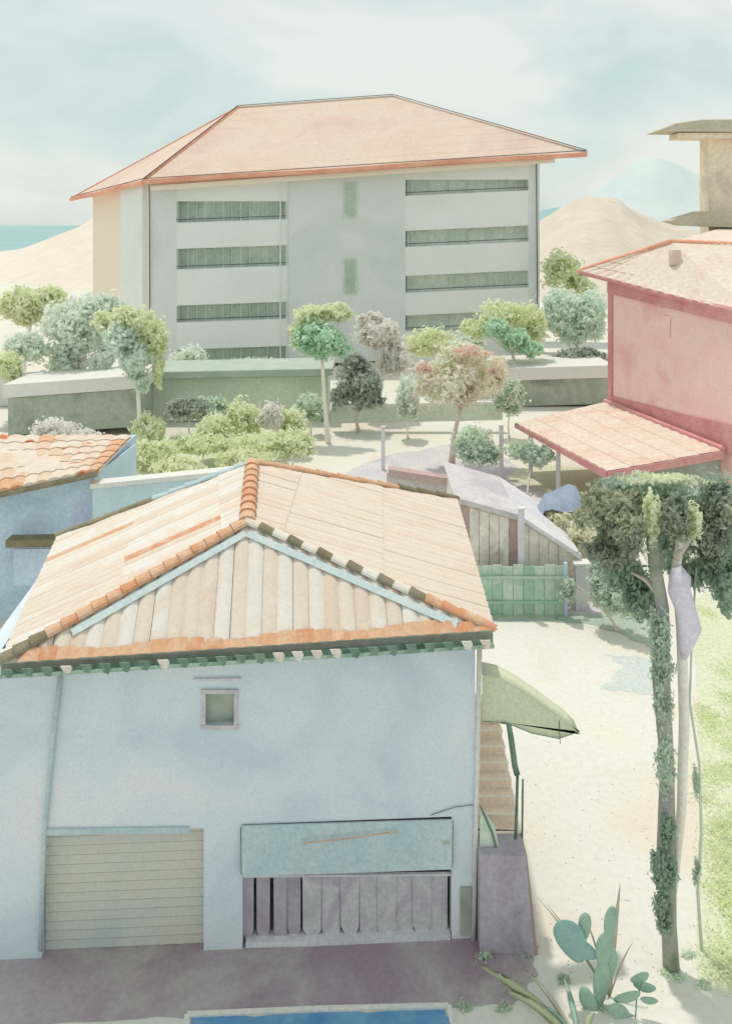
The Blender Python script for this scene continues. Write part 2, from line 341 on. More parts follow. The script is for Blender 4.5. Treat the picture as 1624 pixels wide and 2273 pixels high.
# ================================================================== BIG BUILDING BEHIND
hb = thing('apartment_building', 'long grey-green four-storey block with a hipped peach roof and banks of balconies', 'building', (-4, 85, 0))
DH = 85.0
def hy(x, y): return y                                     # sketch heights are read at the place itself
sl_ = -.05
def tl(x): return 392 + sl_ * (x - 330)                    # top of wall
base_y = YH + H * F / DH - 2
for xa, xb in ((330, 392), (638, 900), (1172, 1197)): MB().pbox(xa, xb, tl(xa), base_y, DH, 20, sl_).build('wall', m_fac, hb)
# receding left side with its sunlit look put into the cream colour
c0 = P(330, 392, DH); c1 = P(206, 436, 110); g0 = Vector((c0.x, c0.y, 0)); g1 = Vector((c1.x, c1.y, 0))
MB().prism([g0, g1, c1, c0], (3, 3, 0)).build('side_wall', m_side, hb, label='cream side wall with sunlight put into its colour')
pil = MB(); q = g0.lerp(g1, .30); nrm = Vector((-(g1 - g0).y, (g1 - g0).x, 0)).normalized(); nrm = nrm if nrm.y < 0 else -nrm
qa, qb = g0.lerp(g1, .02), g0.lerp(g1, .36); tz = c0.z - .4
pil.prism([qa, qb, Vector((qb.x, qb.y, tz)), Vector((qa.x, qa.y, tz))], nrm * .5).build('corner_pier', m_slab, hb)
# balcony banks
def bank(x0, x1, opens, hole_mat, s=-.035):
    back = MB().pbox(x0 + 1, x1 - 1, tl(x0) + 2, base_y, DH + 1.6, 10, sl_); back.build('recessed_wall', m_fac, hb)
    y_prev = tl(x0)
    for (ya, yb) in opens:
        MB().pbox(x0, x1, y_prev, ya, DH, 1.55, 0 if y_prev == tl(x0) else s).build('parapet', m_slab, hb)
        w = MB().pbox(x0 + 2, x1 - 2, ya - 4, yb + 3, DH + 1.45, .1, s).build('window', hole_mat, hb)
        k = 6; wd = (x1 - x0 - 14) / k
        for i in range(k):
            if random.random() < .8:
                xa = x0 + 7 + i * wd; MB().pbox(xa + 3, xa + wd - 3, ya + 2 + s * (xa - x0), yb + s * (xa - x0), DH + 1.38, .06, s).build('pane', m_glass, w)
        mf = MB()
        for i in range(13):
            xa = x0 + 4 + (x1 - x0 - 10) * i / 12; q = MB().pbox(xa, xa + 1.6, ya - 3 + s * (xa - x0), yb + 2 + s * (xa - x0), DH + 1.33, .05, s); mf.add(q.v, q.f)
        mf.build('frame', m_slab, w)
        rail = MB()
        rail.tube([P(x0, yb - 7, DH - .05), P(x1, yb - 7 + s * (x1 - x0), DH - .05)], .045, 5)
        rail.build('rail', m_line, hb)
        y_prev = yb
    MB().pbox(x0, x1, y_prev, base_y, DH, 1.55, 0).build('parapet', m_slab, hb)
bank(392, 638, [(446, 494), (552, 598), (678, 716), (776, 812)], m_win)
m_glass0, m_glass = m_glass, m_winp2
bank(900, 1172, [(398, 434), (512, 548), (612, 650), (700, 735)], m_winp, s=-.045)
m_glass = m_glass0
for (ya, yb) in ((405, 482), (574, 652)):
    w = MB().pbox(762, 792, ya, yb, DH - .12, .11).build('window', m_band2, hb)
    MB().pbox(766, 788, ya + 3, yb - 3, DH - .17, .04).build('pane', m_glass, w)
for x in (636, 622):
    MB().tube([P(x, tl(x) + 2, DH - .1), P(x, base_y, DH - .1)], .06, 6).build('downpipe', m_slab, hb)
# roof
eL, eFL, eFR, eBR = P(158, 440, 112), P(318, 401, 83), P(1302, 338, 83), P(1228, 308, 108)
rA, rB = P(528, 238, 97), P(872, 213, 97)
eBL = P(420, 360, 125)
rf = MB(); rf.add([eFL, eFR, eBR, eL, eBL, rA, rB], [(0, 1, 6, 5), (0, 5, 3), (1, 2, 6), (3, 5, 4), (4, 5, 6, 2), (0, 3, 4, 2, 1)])
roof = rf.build('roof', m_hroof, hb)
for a, b, r_ in ((eFL, eFR, .24), (eL, eFL, .28)):
    MB().tube([a + (b - a) * t + Vector((0, 0, -.12 + .06 * math.sin(t * 11))) for t in np.linspace(0, 1, 12)], r_, 6).build('eave_edge', m_fasc, roof)
for a, b, r_, mt in ((eFL, rA, .2, m_fasc), (eL, rA, .16, m_fasc), (rA, rB, .14, m_hroof), (rB, eFR, .12, m_hroof)):
    MB().tube([a, a.lerp(b, .5), b], r_, 6).build('hip_cap', mt, roof, smooth=True)
sf = MB(); o_ = Vector((0, 0, -.45))
sf.prism([eFL + o_ + Vector((.6, .5, 0)), eFR + o_ + Vector((-3, .5, 0)), P(1195, 352, DH) + Vector((0, -.05, .4)), P(330, 396, DH) + Vector((0, -.05, .4))], (0, 0, -.5)).build('soffit', m_soff, hb)
# tile courses on the far roof: raised battens following the slope
crs = MB()
for k in range(1, 9):
    t = k / 9; a = eFL.lerp(rA, t); b = eFR.lerp(rB, t); n = Vector((0, -.6, .75)); crs.tube([a.lerp(b, .01) - n * .01, a.lerp(b, .99) - n * .01], .035, 4)
crs.build('tile_courses', m_hroof, hb, kind='stuff')

for pts_ in ([eL, eFL, rA, rB, eFR], [eFL, eFR]):
    for a, b in zip(pts_, pts_[1:]): MB().tube([a + Vector((0, -.1, .22)), b + Vector((0, -.1, .22))], .045, 4).build('lead_flashing', m_line, roof)
for x in (331, 1190): MB().tube([P(x, tl(x) + 4, DH - .15), P(x + (3 if x > 800 else 2), base_y, DH - .15)], .05, 4).build('conduit', m_line, hb)

# ================================================================== TAN TOWER, FAR RIGHT
tw = thing('lookout_tower', 'tan stone lookout tower under a wide flat slab at the right edge', 'tower', (27, 62, 0))
MB().pbox(1572, 1760, 305, 1000, 60, 1.6).build('shaft', m_tower, tw)
a = MB(); a.prism([P(1458, 290, 59), P(1800, 294, 59), P(1800, 262, 59), P(1560, 264, 59), P(1500, 272, 59)], (0, 2.5, 0)); a.build('roof_slab', m_towroof, tw, bevel=.1)
MB().pbox(1505, 1800, 294, 306, 59.3, 1.8).build('soffit', m_tower, tw)
MB().prism([P(1488, 490, 58), P(1560, 468, 58), P(1800, 466, 58), P(1800, 512, 58), P(1520, 500, 58)], (0, 2, 0)).build('ledge', m_towroof, tw)

# ================================================================== RED HOUSE
rh = thing('red_house', 'red plastered house with pale peach hipped roof and lower porch roof', 'house', (16, 42, 0))
wl, wr = P(1352, 890, 50.3), P(1640, 1002, 39.0)
tl_, tr_ = P(1352, 622, 50.3), P(1640, 684, 39.0)
g0, g1 = Vector((wl.x, wl.y, 0)), Vector((wr.x, wr.y, 0))
MB().prism([g0, g1, tr_, tl_], (9, 2, 0)).build('wall', m_red, rh)
dW = (g1 - g0).normalized(); nW = Vector((dW.y, -dW.x, 0)); nW = -nW if nW.x > 0 else nW
def onw(t, z): p = g0.lerp(g1, t); return Vector((p.x, p.y, z)) + nW * .02
MB().prism([onw(0, wl.z - .3), onw(1, wr.z - .3), onw(1, wr.z + 1.15), onw(.55, wl.z + .75), onw(0, wl.z + .35)], nW * .06).build('lower_band', m_redd, rh)
MB().prism([onw(-.005, tl_.z - .75), onw(1, tr_.z - .75), onw(1, tr_.z - .15), onw(-.005, tl_.z - .1)], nW * .10).build('upper_band', m_redd, rh)
MB().prism([onw(0, 3), onw(.035, 3), onw(.035, tl_.z - .5), onw(0, tl_.z - .5)], nW * .09).build('corner_trim', m_redd, rh)
MB().prism([onw(.49, 8.3), onw(.53, 8.2), onw(.54, 9.3), onw(.48, 9.3)], nW * .04).build('wall_plate', m_red, rh)
e1, e2 = P(1284, 602, 51.5), P(1680, 706, 38.3); r1, r2 = P(1490, 536, 47.0), P(1720, 545, 44.5); eb = P(1620, 500, 62)
rr = MB().add([e1, e2, r1, r2, eb], [(0, 1, 3, 2), (0, 2, 4), (2, 3, 4)]); 
rr.add([e1 + Vector((0, 0, -.16)), e2 + Vector((0, 0, -.16)), r2 + Vector((.3, 0, -1.2)), eb + Vector((0, 0, -.2))], [(0, 1, 2, 3)])
rroof = rr.build('roof', m_rroof, rh)
# tiles over the visible slope
def patch_tiles(name, A, Bp, Cp, Dp, nu, nv, mats, parent, arch=.05, pick=None, lift=.05):
    """tiles on the slope A-B (eave) to D-C (top); each one its own arched piece"""
    for i in range(nu):
        for j in range(nv):
            def S(u, v): return (A.lerp(Bp, u)).lerp(Dp.lerp(Cp, u), v)
            nrm = (Bp - A).cross(Dp - A).normalized(); nrm = -nrm if nrm.z < 0 else nrm
            u0, u1, v0, v1 = i / nu, (i + 1) / nu, j / nv, min(1, (j + 1.12) / nv)
            vs = []; K = 5
            for v, h in ((v0, lift), (v1, .012)):
                for k in range(K + 1):
                    u = u0 + (u1 - u0) * k / K; vs.append(S(u, v) + nrm * (h + arch * math.sin(math.pi * k / K) + random.uniform(0, .006)))
            base = [S(u0, v0) + nrm * .0, S(u1, v0) + nrm * .0]
            fs = [(k, k + 1, K + 2 + k, K + 1 + k) for k in range(K)]
            vs += base; fs.append(tuple([2 * K + 2] + list(range(0, K + 1)) + [2 * K + 3]))
            MB().add(vs, fs).build(name, pick(i, j) if pick else mats[0], parent, smooth=False)
patch_tiles('roof_tile', e1.lerp(e2, .01), e2, r2, r1, 16, 6, [m_rroof], rroof, arch=.09, lift=.06, pick=lambda i, j: m_rroof if random.random() > .06 else m_peach)
MB().tube([e1, e1.lerp(e2, .5) + Vector((0, 0, -.05)), e2], .13, 6).build('eave_edge', m_redd, rroof)
MB().tube([e1, r1], .17, 6).build('hip_cap', m_fasc, rroof, smooth=True); MB().tube([r1, r2], .15, 6).build('hip_cap', m_fasc, rroof, smooth=True)
ch = P(1497, 562, 45.4); MB().box((ch.x, ch.y, ch.z - .2), (.5, .5, .8)).build('chimney', m_rroof, rroof, bevel=.03)
# porch roof
pL, pF, pT, pR = P(1143, 940, 49.2), P(1347, 1047, 39.4), P(1342, 893, 50.3), P(1604, 1000, 39.6)
pr = MB().prism([pL, pF, pR, pT], (0, 0, -.14)).build('porch_roof', m_rroof, rh)
patch_tiles('roof_tile', pL, pF, pR, pT, 14, 5, None, pr, arch=.05, lift=.04, pick=lambda i, j: m_peach if (i * 3 + j) % 7 == 0 else m_rroof)
MB().prism([pL, pF, pF + Vector((0, 0, -.34)), pL + Vector((0, 0, -.22))], (-.05, -.03, 0)).build('fascia', m_redd, pr)
MB().prism([pF, pR, pR + Vector((0, 0, -.36)), pF + Vector((0, 0, -.34))], (0, -.08, 0)).build('fascia', m_redd, pr)
MB().tube([pT + Vector((0, 0, .1)), pR + Vector((0, 0, .1))], .13, 6).build('flashing', m_redd, pr)
for x, D in ((1160, 47.5), (1225, 44.3), (1340, 39.8)):
    p = pL.lerp(pF, (49.2 - D) / 9.8); MB().box((p.x + .12, p.y + .05, (p.z - .2) / 2), (.2, .2, p.z - .2)).build('post', m_lav, rh, bevel=.02)
MB().prism([Vector((12.2, 40.6, 0)), Vector((17.6, 40.2, 0)), Vector((17.6, 40.2, 3.1)), Vector((12.2, 40.6, 2.4))], (0, .2, 0)).build('porch_wall', m_band, rh)
dd = MB().box((13.6, 40.42, 1.0), (.95, .08, 2.0)).build('door', m_band2, rh); MB().box((13.95, 40.35, 1.0), (.05, .05, .16)).build('handle', m_line, dd)

# ================================================================== LOW BUILDINGS ACROSS THE MIDDLE
def low(label, x0, x1, yt, yb, D, dep, s, wallm, slab_h, DR=None, holes=(), roofm=None):
    c = P((x0 + x1) / 2, yb, D); t = thing('low_building', label, 'building', (c.x, c.y, 0), 'low flat buildings across the middle')
    MB().pbox(x0, x1, yt, YH + H * F / D, D, dep, s, DR).build('wall', wallm, t)
    MB().pbox(x0 - 12, x1 + 10, yt - slab_h, yt, D - .7, dep + 1.2, s, (DR or D) - .7).build('roof_slab', roofm or m_white, t, bevel=.04)
    for (xa, xb, ya, yc) in holes:
        w = MB().pbox(xa, xb, ya, yc, D - .06, .05, s).build('window', m_hole, t); MB().pbox(xa - 2, xb + 2, yc, yc + 3, D - .1, .09, s).build('sill', m_lav, w)
    return t
low('low dim green-grey building with white roof slab, behind the small rust-stained roof', 18, 312, 884, 960, 57, 3.4, -.07, m_band, 30)
low('low grey-green building with white slab behind the lime bushes', 335, 728, 842, 930, 61, 4, -.02, m_band2, 16, roofm=m_verge)
low('low dim building with white slab beside the red house wall', 1110, 1352, 846, 900, 66, 5, -.03, m_band, 28)
low('pale low building with brown-edged slab under the green shrubs at the right', 1215, 1420, 795, 850, 76, 6, .02, m_side, 14)
# low white wall sweeping across left
gw = thing('garden_wall', 'long low white garden wall behind the trees at the left', 'wall', (-20, 66, 0)); MB().pbox(-60, 330, 838, 905, 66, .35, -.05).build('wall_body', m_white, gw); MB().pbox(-60, 330, 832, 838, 65.95, .45, -.05).build('coping', m_lav, gw)
gw = thing('garden_wall', 'long low white wall between the middle building and the olive-brown tree', 'wall', (3, 62, 0)); MB().pbox(735, 1115, 905, 940, 58, .3, -.02).build('wall_body', m_band2, gw); MB().pbox(735, 1115, 899, 905, 57.95, .4, -.02).build('coping', m_white, gw)

# ================================================================== LEFT HOUSE
lh = thing('small_house', 'slate blue house with rust-stained tile roof at the left edge', 'house', (-11, 32, 0))
a0, a1 = P(-120, 1112, 30), P(214, 1050, 31.0)
MB().prism([Vector((a0.x, a0.y, 0)), Vector((a1.x - .15, a1.y, 0)), Vector((a1.x - .15, a1.y, a1.z - .05)), Vector((a0.x, a0.y, a0.z - .05))], (0, 6, 0)).build('wall', m_lblue, lh)
b0, b1, b2, b3 = P(-120, 1118, 29.5), P(216, 1046, 30.5), P(292, 968, 36.5), P(-120, 968, 35.5)
lr = MB().prism([b0, b1, b2, b3], (0, 0, -.12)).build('roof', m_lroof, lh)
patch_tiles('roof_tile', b0, b1, b2, b3, 12, 6, None, lr, arch=.07, lift=.06, pick=lambda i, j: m_orange if (j == 0 and i in (4, 5)) or (i == 11 and j < 5) or (i == 6 and j == 5) else m_lroof)
MB().tube([b0 + Vector((0, 0, -.1)), b1 + Vector((0, 0, -.1))], .1, 6).build('gutter', m_olive, lr)
MB().prism([Vector((a1.x - .14, a1.y + .02, 0)), Vector((P(300, 1000, 36).x, 36, 0)), Vector((P(300, 1000, 36).x, 36, P(300, 985, 36).z)), Vector((a1.x - .14, a1.y + .02, a1.z - .1))], (.04, -.03, 0)).build('side_wall', m_blue_low, lh)
lw = MB().pbox(12, 126, 1200, 1216, 29.6, .55, -.02).build('window_ledge', m_olive, lh)
MB().pbox(30, 110, 1218, 1300, 29.93, .06).build('window', m_lblue, lh)
# terrace wall behind the main roof
tv = thing('terrace_wall', 'low pale wall with a sloping lavender face behind the main roof', 'wall', (-7, 30, 0))
MB().pbox(205, 440, 1084, 1230, 30.5, .3, -.10, 31.5).build('wall_body', m_blue_low, tv); MB().pbox(200, 560, 1076, 1086, 30.3, .6, -.10, 32).build('coping', m_white, tv)

# ================================================================== MAIN BLUE HOUSE
mh = thing('blue_house', 'large blue-grey plastered house with cream hipped tile roof in front', 'house', (-2.4, 16.6, 0))
EFL, EFR = P(2, 1472, 15.85), P(1094, 1398, 16.35)
EBR, EBL = G(1012, 1108, EFR.z), G(130, 1192, EFL.z)
RF = G(548, 1162, 7.7)
nL = (EBL - EFL).cross(RF - EFL); nR = (EBR - EFR).cross(RF - EFR)
rd = nL.cross(nR).normalized(); rd = rd if rd.y > 0 else -rd
RB = RF + rd * 4.1
print('ridge back px', CX + RB.x / RB.y * F, YH + (H - RB.z) / RB.y * F, 'eaves z', EFL.z, EFR.z)
wA, wB = Vector((-7.35, 16.28, 0)), Vector((2.14, 16.8, 0)); wC = Vector((2.32, 23.4, 0)); wD = Vector((-7.8, 21.9, 0))
zA, zB = EFL.z - .12, EFR.z - .12
dF = (wB - wA).normalized(); nF = Vector((dF.y, -dF.x, 0))            # towards the viewer
def FW(x, y, out=0.0):
    """point on the front wall (moved out by `out`) seen at sketch x, y"""
    o = wA + nF * out; k = (x - CX) / F; t = (o.y * k - o.x) / (dF.x - dF.y * k); p = o + dF * t
    p.z = H - (y - YH) / F * p.y; return p
def fbox(x0, x1, y0, y1, o0, o1, y0r=None, y1r=None):
    """box on the front wall between depths o0 (in) and o1 (out), corners read at its outer face"""
    y0r = y0 if y0r is None else y0r; y1r = y1 if y1r is None else y1r
    a = [FW(x0, y1, o1), FW(x1, y1r, o1), FW(x1, y0r, o1), FW(x0, y0, o1)]
    return MB().prism(a, nF * (o0 - o1))
# front wall with the large opening at right, left bay shutter recessed
def zf(p): return p
op = dict(x0=538, x1=1002, yt=1826, yb=2104)
zt_r = FW(770, 1822).z; zt_l = FW(270, 1846).z
def seg(xa, xb, z0, z1, za=None, name='wall', mat=m_blue, th=.3):
    pa, pb = FW(xa, 1900), FW(xb, 1900)
    def zz(p, z): return z
    a = [Vector((pa.x, pa.y, z0)), Vector((pb.x, pb.y, z0)), Vector((pb.x, pb.y, z1[1])), Vector((pa.x, pa.y, z1[0]))]
    return a, -nF * th
WM = MB()
def top(x): p = FW(x, 1900); t = (p - wA).dot(dF) / (wB - wA).length; return zA + (zB - zA) * t
def wseg(xa, xb, za, zb):
    pa, pb = FW(xa, 1900), FW(xb, 1900); za = za if isinstance(za, tuple) else (za, za); zb = zb if isinstance(zb, tuple) else (zb, zb)
    WM.prism([Vector((pa.x, pa.y, za[0])), Vector((pb.x, pb.y, za[1])), Vector((pb.x, pb.y, zb[1])), Vector((pa.x, pa.y, zb[0]))], -nF * .3)
wx0 = CX + wA.x / wA.y * F; wx1 = CX + wB.x / wB.y * F
yw0, yw1 = 1540, 1612; zw1, zw0 = FW(488, yw0).z, FW(488, yw1).z
wseg(wx0, 92, 0, (top(wx0), top(92))); wseg(92, 452, zt_l, (top(92), top(452))); wseg(452, 523, zt_l, zw0); wseg(452, 523, zw1, (top(452), top(523)))
wseg(523, 538, 0, (top(523), top(538))); wseg(452, 523, 0, zt_l); wseg(538, 1002, zt_r, (top(538), top(1002))); wseg(1002, wx1, 0, (top(1002), top(wx1)))
WM.prism([wB - nF * .3, wC, Vector((wC.x, wC.y, zB)), Vector((wB.x, wB.y, zB)) - nF * .3], (-.3, 0, 0))
WM.prism([wA - nF * .3, wD, Vector((wD.x, wD.y, zA)), Vector((wA.x, wA.y, zA)) - nF * .3], (.3, 0, 0))
WM.prism([wD, wC, Vector((wC.x, wC.y, zB)), Vector((wD.x, wD.y, zA))], (0, -.3, 0))
WM.build('wall', m_blue, mh)
# inside floor / back of rooms
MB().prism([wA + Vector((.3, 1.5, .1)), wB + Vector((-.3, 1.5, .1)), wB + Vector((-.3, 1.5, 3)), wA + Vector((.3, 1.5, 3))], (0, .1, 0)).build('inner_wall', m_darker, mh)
# left bay: ribbed roller shutter
pa, pb = FW(94, 1900), FW(450, 1900); sh = None
nsl = 13; zz_ = [zt_l * k / nsl for k in range(nsl + 1)]
shp = MB().prism([Vector((pa.x, pa.y, 0)) - nF * .20, Vector((pb.x, pb.y, 0)) - nF * .20, Vector((pb.x, pb.y, zt_l)) - nF * .20, Vector((pa.x, pa.y, zt_l)) - nF * .20], -nF * .05).build('roller_shutter', m_shutter, mh)
for k in range(nsl):
    z0, z1 = zz_[k] + .012, zz_[k + 1] - .006
    MB().prism([Vector((pa.x, pa.y, z0)) - nF * .17, Vector((pb.x, pb.y, z0)) - nF * .17, Vector((pb.x, pb.y, z1)) - nF * .185, Vector((pa.x, pa.y, z1)) - nF * .185], -nF * .03).build('slat', m_shutter, shp)
fbox(100, 420, 1842, 1856, 0, .05, 1838, 1852).build('lintel', m_awn, mh, bevel=.01)
# small window
pw0, pw1 = FW(452, 1576), FW(523, 1576)
wn_ = MB().prism([Vector((pw0.x, pw0.y, zw0)) - nF * .14, Vector((pw1.x, pw1.y, zw0)) - nF * .14, Vector((pw1.x, pw1.y, zw1)) - nF * .14, Vector((pw0.x, pw0.y, zw1)) - nF * .14], -nF * .05).build('window', m_band, mh)
fr = MB()
for (a_, b_, c_, d_) in ((448, 456, 1536, 1614), (519, 527, 1536, 1614)): fr_ = fbox(a_, b_, c_, d_, 0, .03); fr.add(fr_.v, fr_.f)
for (c_, d_) in ((1532, 1541), (1611, 1620)): fr_ = fbox(446, 529, c_, d_, 0, .045); fr.add(fr_.v, fr_.f)
fr.build('frame', m_dark, wn_)
fbox(430, 535, 1508, 1513, 0, .05, 1506, 1511).build('drip_ledge', m_lav, wn_)
# awning board over the large opening
aw = thing('shop_awning', 'teal board awning across the big opening of the blue house', 'awning', FW(770, 1930, .3))
A0, A1, A2, A3 = FW(536, 1832, .02), FW(1003, 1818, .02), FW(1002, 1926, .10), FW(537, 1942, .10)
MB().prism([A0, A1, A2, A3], nF * .04 + Vector((0, 0, .0))).build('canopy', m_awn, aw)
MB().tube([A3, A2], .035, 6).build('front_bar', m_lav, aw)
for t_ in (.0, 1.0): MB().tube([A0.lerp(A1, t_) + Vector((0, 0, -.05)), A3.lerp(A2, t_)], .022, 6).build('side_arm', m_pipe, aw)
MB().tube([FW(672, 1872, .15), FW(770, 1862, .15), FW(880, 1846, .13)], .012, 5).build('rust_streak_rod', m_orange, aw)
# hanging strips and posts in the opening
random.seed(11)
xs_ = [548, 584, 622, 652, 692, 734, 776, 818, 858, 896, 936, 972]
for i, x in enumerate(xs_):
    w_ = 15 if i < 4 else 21
    yb_ = 2086 + random.uniform(-8, 10); o_ = -.12 - .03 * (i % 2)
    pts = [FW(x - w_, 1945, o_), FW(x + w_, 1943, o_), FW(x + w_ * .96, yb_ - 22, o_), FW(x + w_ * .35, yb_, o_), FW(x - w_ * .3, yb_ - 2, o_), FW(x - w_ * .95, yb_ - 24, o_)]
    MB().prism(pts, -nF * .02).build('door_strip', m_dark if i > 3 else m_mauve, mh)
MB().tube([FW(536, 1944, -.1), FW(1004, 1940, -.1)], .04, 6).build('strip_rail', m_lav, mh)
fbox(545, 1000, 2094, 2106, -.28, .02, 2078, 2092).build('threshold', m_lav, mh)
fbox(980, 1000, 1866, 1922, 0, .10).build('meter_box', m_band, mh, bevel=.02)
fbox(1022, 1046, 1972, 2078, 0, .05).build('corner_plate', m_band, mh)
# pipes
MB().tube([FW(134, 1500, .06), FW(118, 1640, .06), FW(98, 1850, .06), FW(90, 2110, .06)], .045, 8).build('downpipe', m_awn, mh, smooth=True)
MB().tube([FW(1064, 1440, .03), FW(1056, 1800, .03), FW(1050, 2088, .03)], .05, 8).build('downpipe', m_white, mh, smooth=True)
MB().tube([FW(955, 1810, .02), FW(1010, 1792, .03), FW(1062, 1786, .03)], .008, 4).build('cable', m_line, mh)
# roof body
rb = MB(); dn = Vector((0, 0, -.10))
loop = [EFL, EFR, EBR, EBL]
rb.add([p + dn * .3 for p in (EFL, EFR, EBR, EBL, RF, RB)] + [p + dn * 1.6 for p in loop], [(0, 1, 4), (1, 2, 5, 4), (2, 3, 5), (3, 0, 4, 5), (0, 6, 7, 1), (1, 7, 8, 2), (2, 8, 9, 3), (3, 9, 6, 0), (6, 9, 8, 7)])
mroof = rb.build('roof', m_cream, mh)
def slope_tiles(A, Bp, apex, clips, tw_, tl2, pick, parent, arch=.055):
    """arched tiles laid in courses on one roof plane, cut off along the hips (clips: (point, keep-side normal))"""
    u = (Bp - A).normalized(); n = (Bp - A).cross(apex[0] - A).normalized(); n = -n if n.z < 0 else n; v = n.cross(u).normalized(); v = -v if v.z < 0 else v
    hmax = max((p - A).dot(v) for p in apex); W_ = (Bp - A).length; nu = int(math.ceil(W_ / tw_)); nv = int(math.ceil(hmax / tl2)); K = 6
    for j in range(nv):
        for i in range(-1, nu + 1):
            bm = bmesh.new(); rows = []; jx = random.uniform(-.008, .008); lf = .026 + random.uniform(0, .008)
            for vv, h in ((j * tl2 - .02, lf), ((j + 1.06) * tl2, .010)):
                rows.append([bm.verts.new(A + u * (i * tw_ + tw_ * (k / K) * .995 + jx) + v * vv + n * (h + arch * (math.sin(math.pi * k / K) ** .8))) for k in range(K + 1)])
            for k in range(K): bm.faces.new((rows[0][k], rows[0][k + 1], rows[1][k + 1], rows[1][k]))
            e = [bm.verts.new(A + u * (i * tw_ + tw_ * (k / K) * .995 + jx) + v * (j * tl2 - .02) + n * (.0)) for k in range(K + 1)]
            for k in range(K): bm.faces.new((rows[0][k], e[k], e[k + 1], rows[0][k + 1]))
            for (pt, nn) in clips:
                bmesh.ops.bisect_plane(bm, geom=bm.verts[:] + bm.edges[:] + bm.faces[:], plane_co=pt, plane_no=nn, clear_inner=True)
            if len(bm.faces) < 3: bm.free(); continue
            o0 = org(parent); bmesh.ops.translate(bm, verts=bm.verts, vec=-o0); me = bpy.data.meshes.new('roof_tile'); bm.to_mesh(me); bm.free()
            link_mesh('roof_tile', me, pick(i, j, nu, nv), parent)
def side(a, b, inside):
    """vertical cut plane through a and b, normal towards `inside`"""
    n = (b - a).cross(Vector((0, 0, 1))).normalized(); return (a, n if (inside - a).dot(n) > 0 else -n)
random.seed(5)
midF = (EFL + EFR) / 2
def pickF(i, j, nu, nv):
    if i == 11: return m_peach
    return m_peach if (i % 2 == 0) else m_cream
def pickL(i, j, nu, nv):
    if j <= 1 and i > nu * .2 and (i * 5 + 3) % 4 == 0: return m_orange if random.random() < .6 else m_peach
    return m_cream if random.random() < .75 else m_peach
slope_tiles(EFL, EFR, [RF], [side(EFL, RF, midF), side(EFR, RF, midF)], .30, 3.2, pickF, mroof, arch=.045)
slope_tiles(EBL, EFL, [RF, RB], [side(EFL, RF, EBL), side(EBL, RB, EFL), side(RF, RB, EFL)], .30, 2.2, pickL, mroof, arch=.03)
slope_tiles(EFR, EBR, [RF, RB], [side(EFR, RF, EBR), side(EBR, RB, EFR), side(RF, RB, EFR)], .30, 2.2, lambda i, j, nu, nv: m_peach, mroof, arch=.022)
def caps(a, b, n, r_, pick, name='ridge_tile'):
    """half-round cap tiles, each overlapping the next"""
    d = (b - a); L_ = d.length; d.normalize(); sx = d.cross(Vector((0, 0, 1))).normalized(); up = sx.cross(d).normalized(); up = up if up.z > 0 else -up
    for i in range(n):
        mt = pick(i, n)
        p0 = a + d * (L_ * i / n - .03); p1 = a + d * (L_ * (i + 1) / n + .05); K = 6; vs = []
        for p, rr_, lf in ((p0, r_ * 1.12, .045), (p1, r_ * .92, .02)):
            for k in range(K + 1):
                an = math.pi * k / K; vs.append(p + sx * rr_ * math.cos(an) + up * (rr_ * .75 * math.sin(an) + lf))
        m = MB().add(vs, [(k, k + 1, K + 2 + k, K + 1 + k) for k in range(K)] + [tuple(range(K + 1))]); m.build(name, mt, mroof, smooth=False)
caps(EFL, RF, 17, .15, lambda i, n: m_olive if i < 3 else m_orange)
caps(RF, EFR, 16, .12, lambda i, n: m_orange if i > 11 else (m_olive if i % 2 else m_cream))
caps(RF, RB, 9, .17, lambda i, n: m_orange)
caps(RB, EBR, 10, .12, lambda i, n: m_orange if i < 7 else m_olive)
caps(EBL, RB, 12, .11, lambda i, n: m_olive if i < 6 else m_awn)
# orange course of short tiles along the front eave, pale blue flashing under the front hips
uF = (EFR - EFL).normalized(); nFr = (EFR - EFL).cross(RF - EFL).normalized(); vF = nFr.cross(uF).normalized()
if vF.z < 0: vF = -vF
if nFr.z < 0: nFr = -nFr
LF = (EFR - EFL).length; nn_ = 27
for i in range(1, nn_):
    a = EFL + uF * (LF * i / nn_); w_ = LF / nn_; vs = []
    for vv, h in ((-.05, .085), (.17 + .05 * math.sin(i * .9), .07)):
        for k in range(6): vs.append(a + uF * (w_ * k / 5) + vF * vv + nFr * (h + .03 * math.sin(math.pi * k / 5)))
    MB().add(vs, [(k, k + 1, 7 + k, 6 + k) for k in range(5)]).build('eave_tile', m_orange, mroof)
for (pa, pb, s_) in ((EFL, RF, .25), (EFR, RF, .12)):
    dh = (pb - pa).normalized(); w_ = nFr.cross(dh); w_ = -w_ if w_.z > 0 else w_
    p0 = pa.lerp(pb, s_) + w_ * .16 + nFr * .095; p1 = pa.lerp(pb, .97) + w_ * .16 + nFr * .095
    MB().prism([p0, p1, p1 + w_ * .15, p0 + w_ * .15], -nFr * .02).build('flashing', m_awnp, mroof)
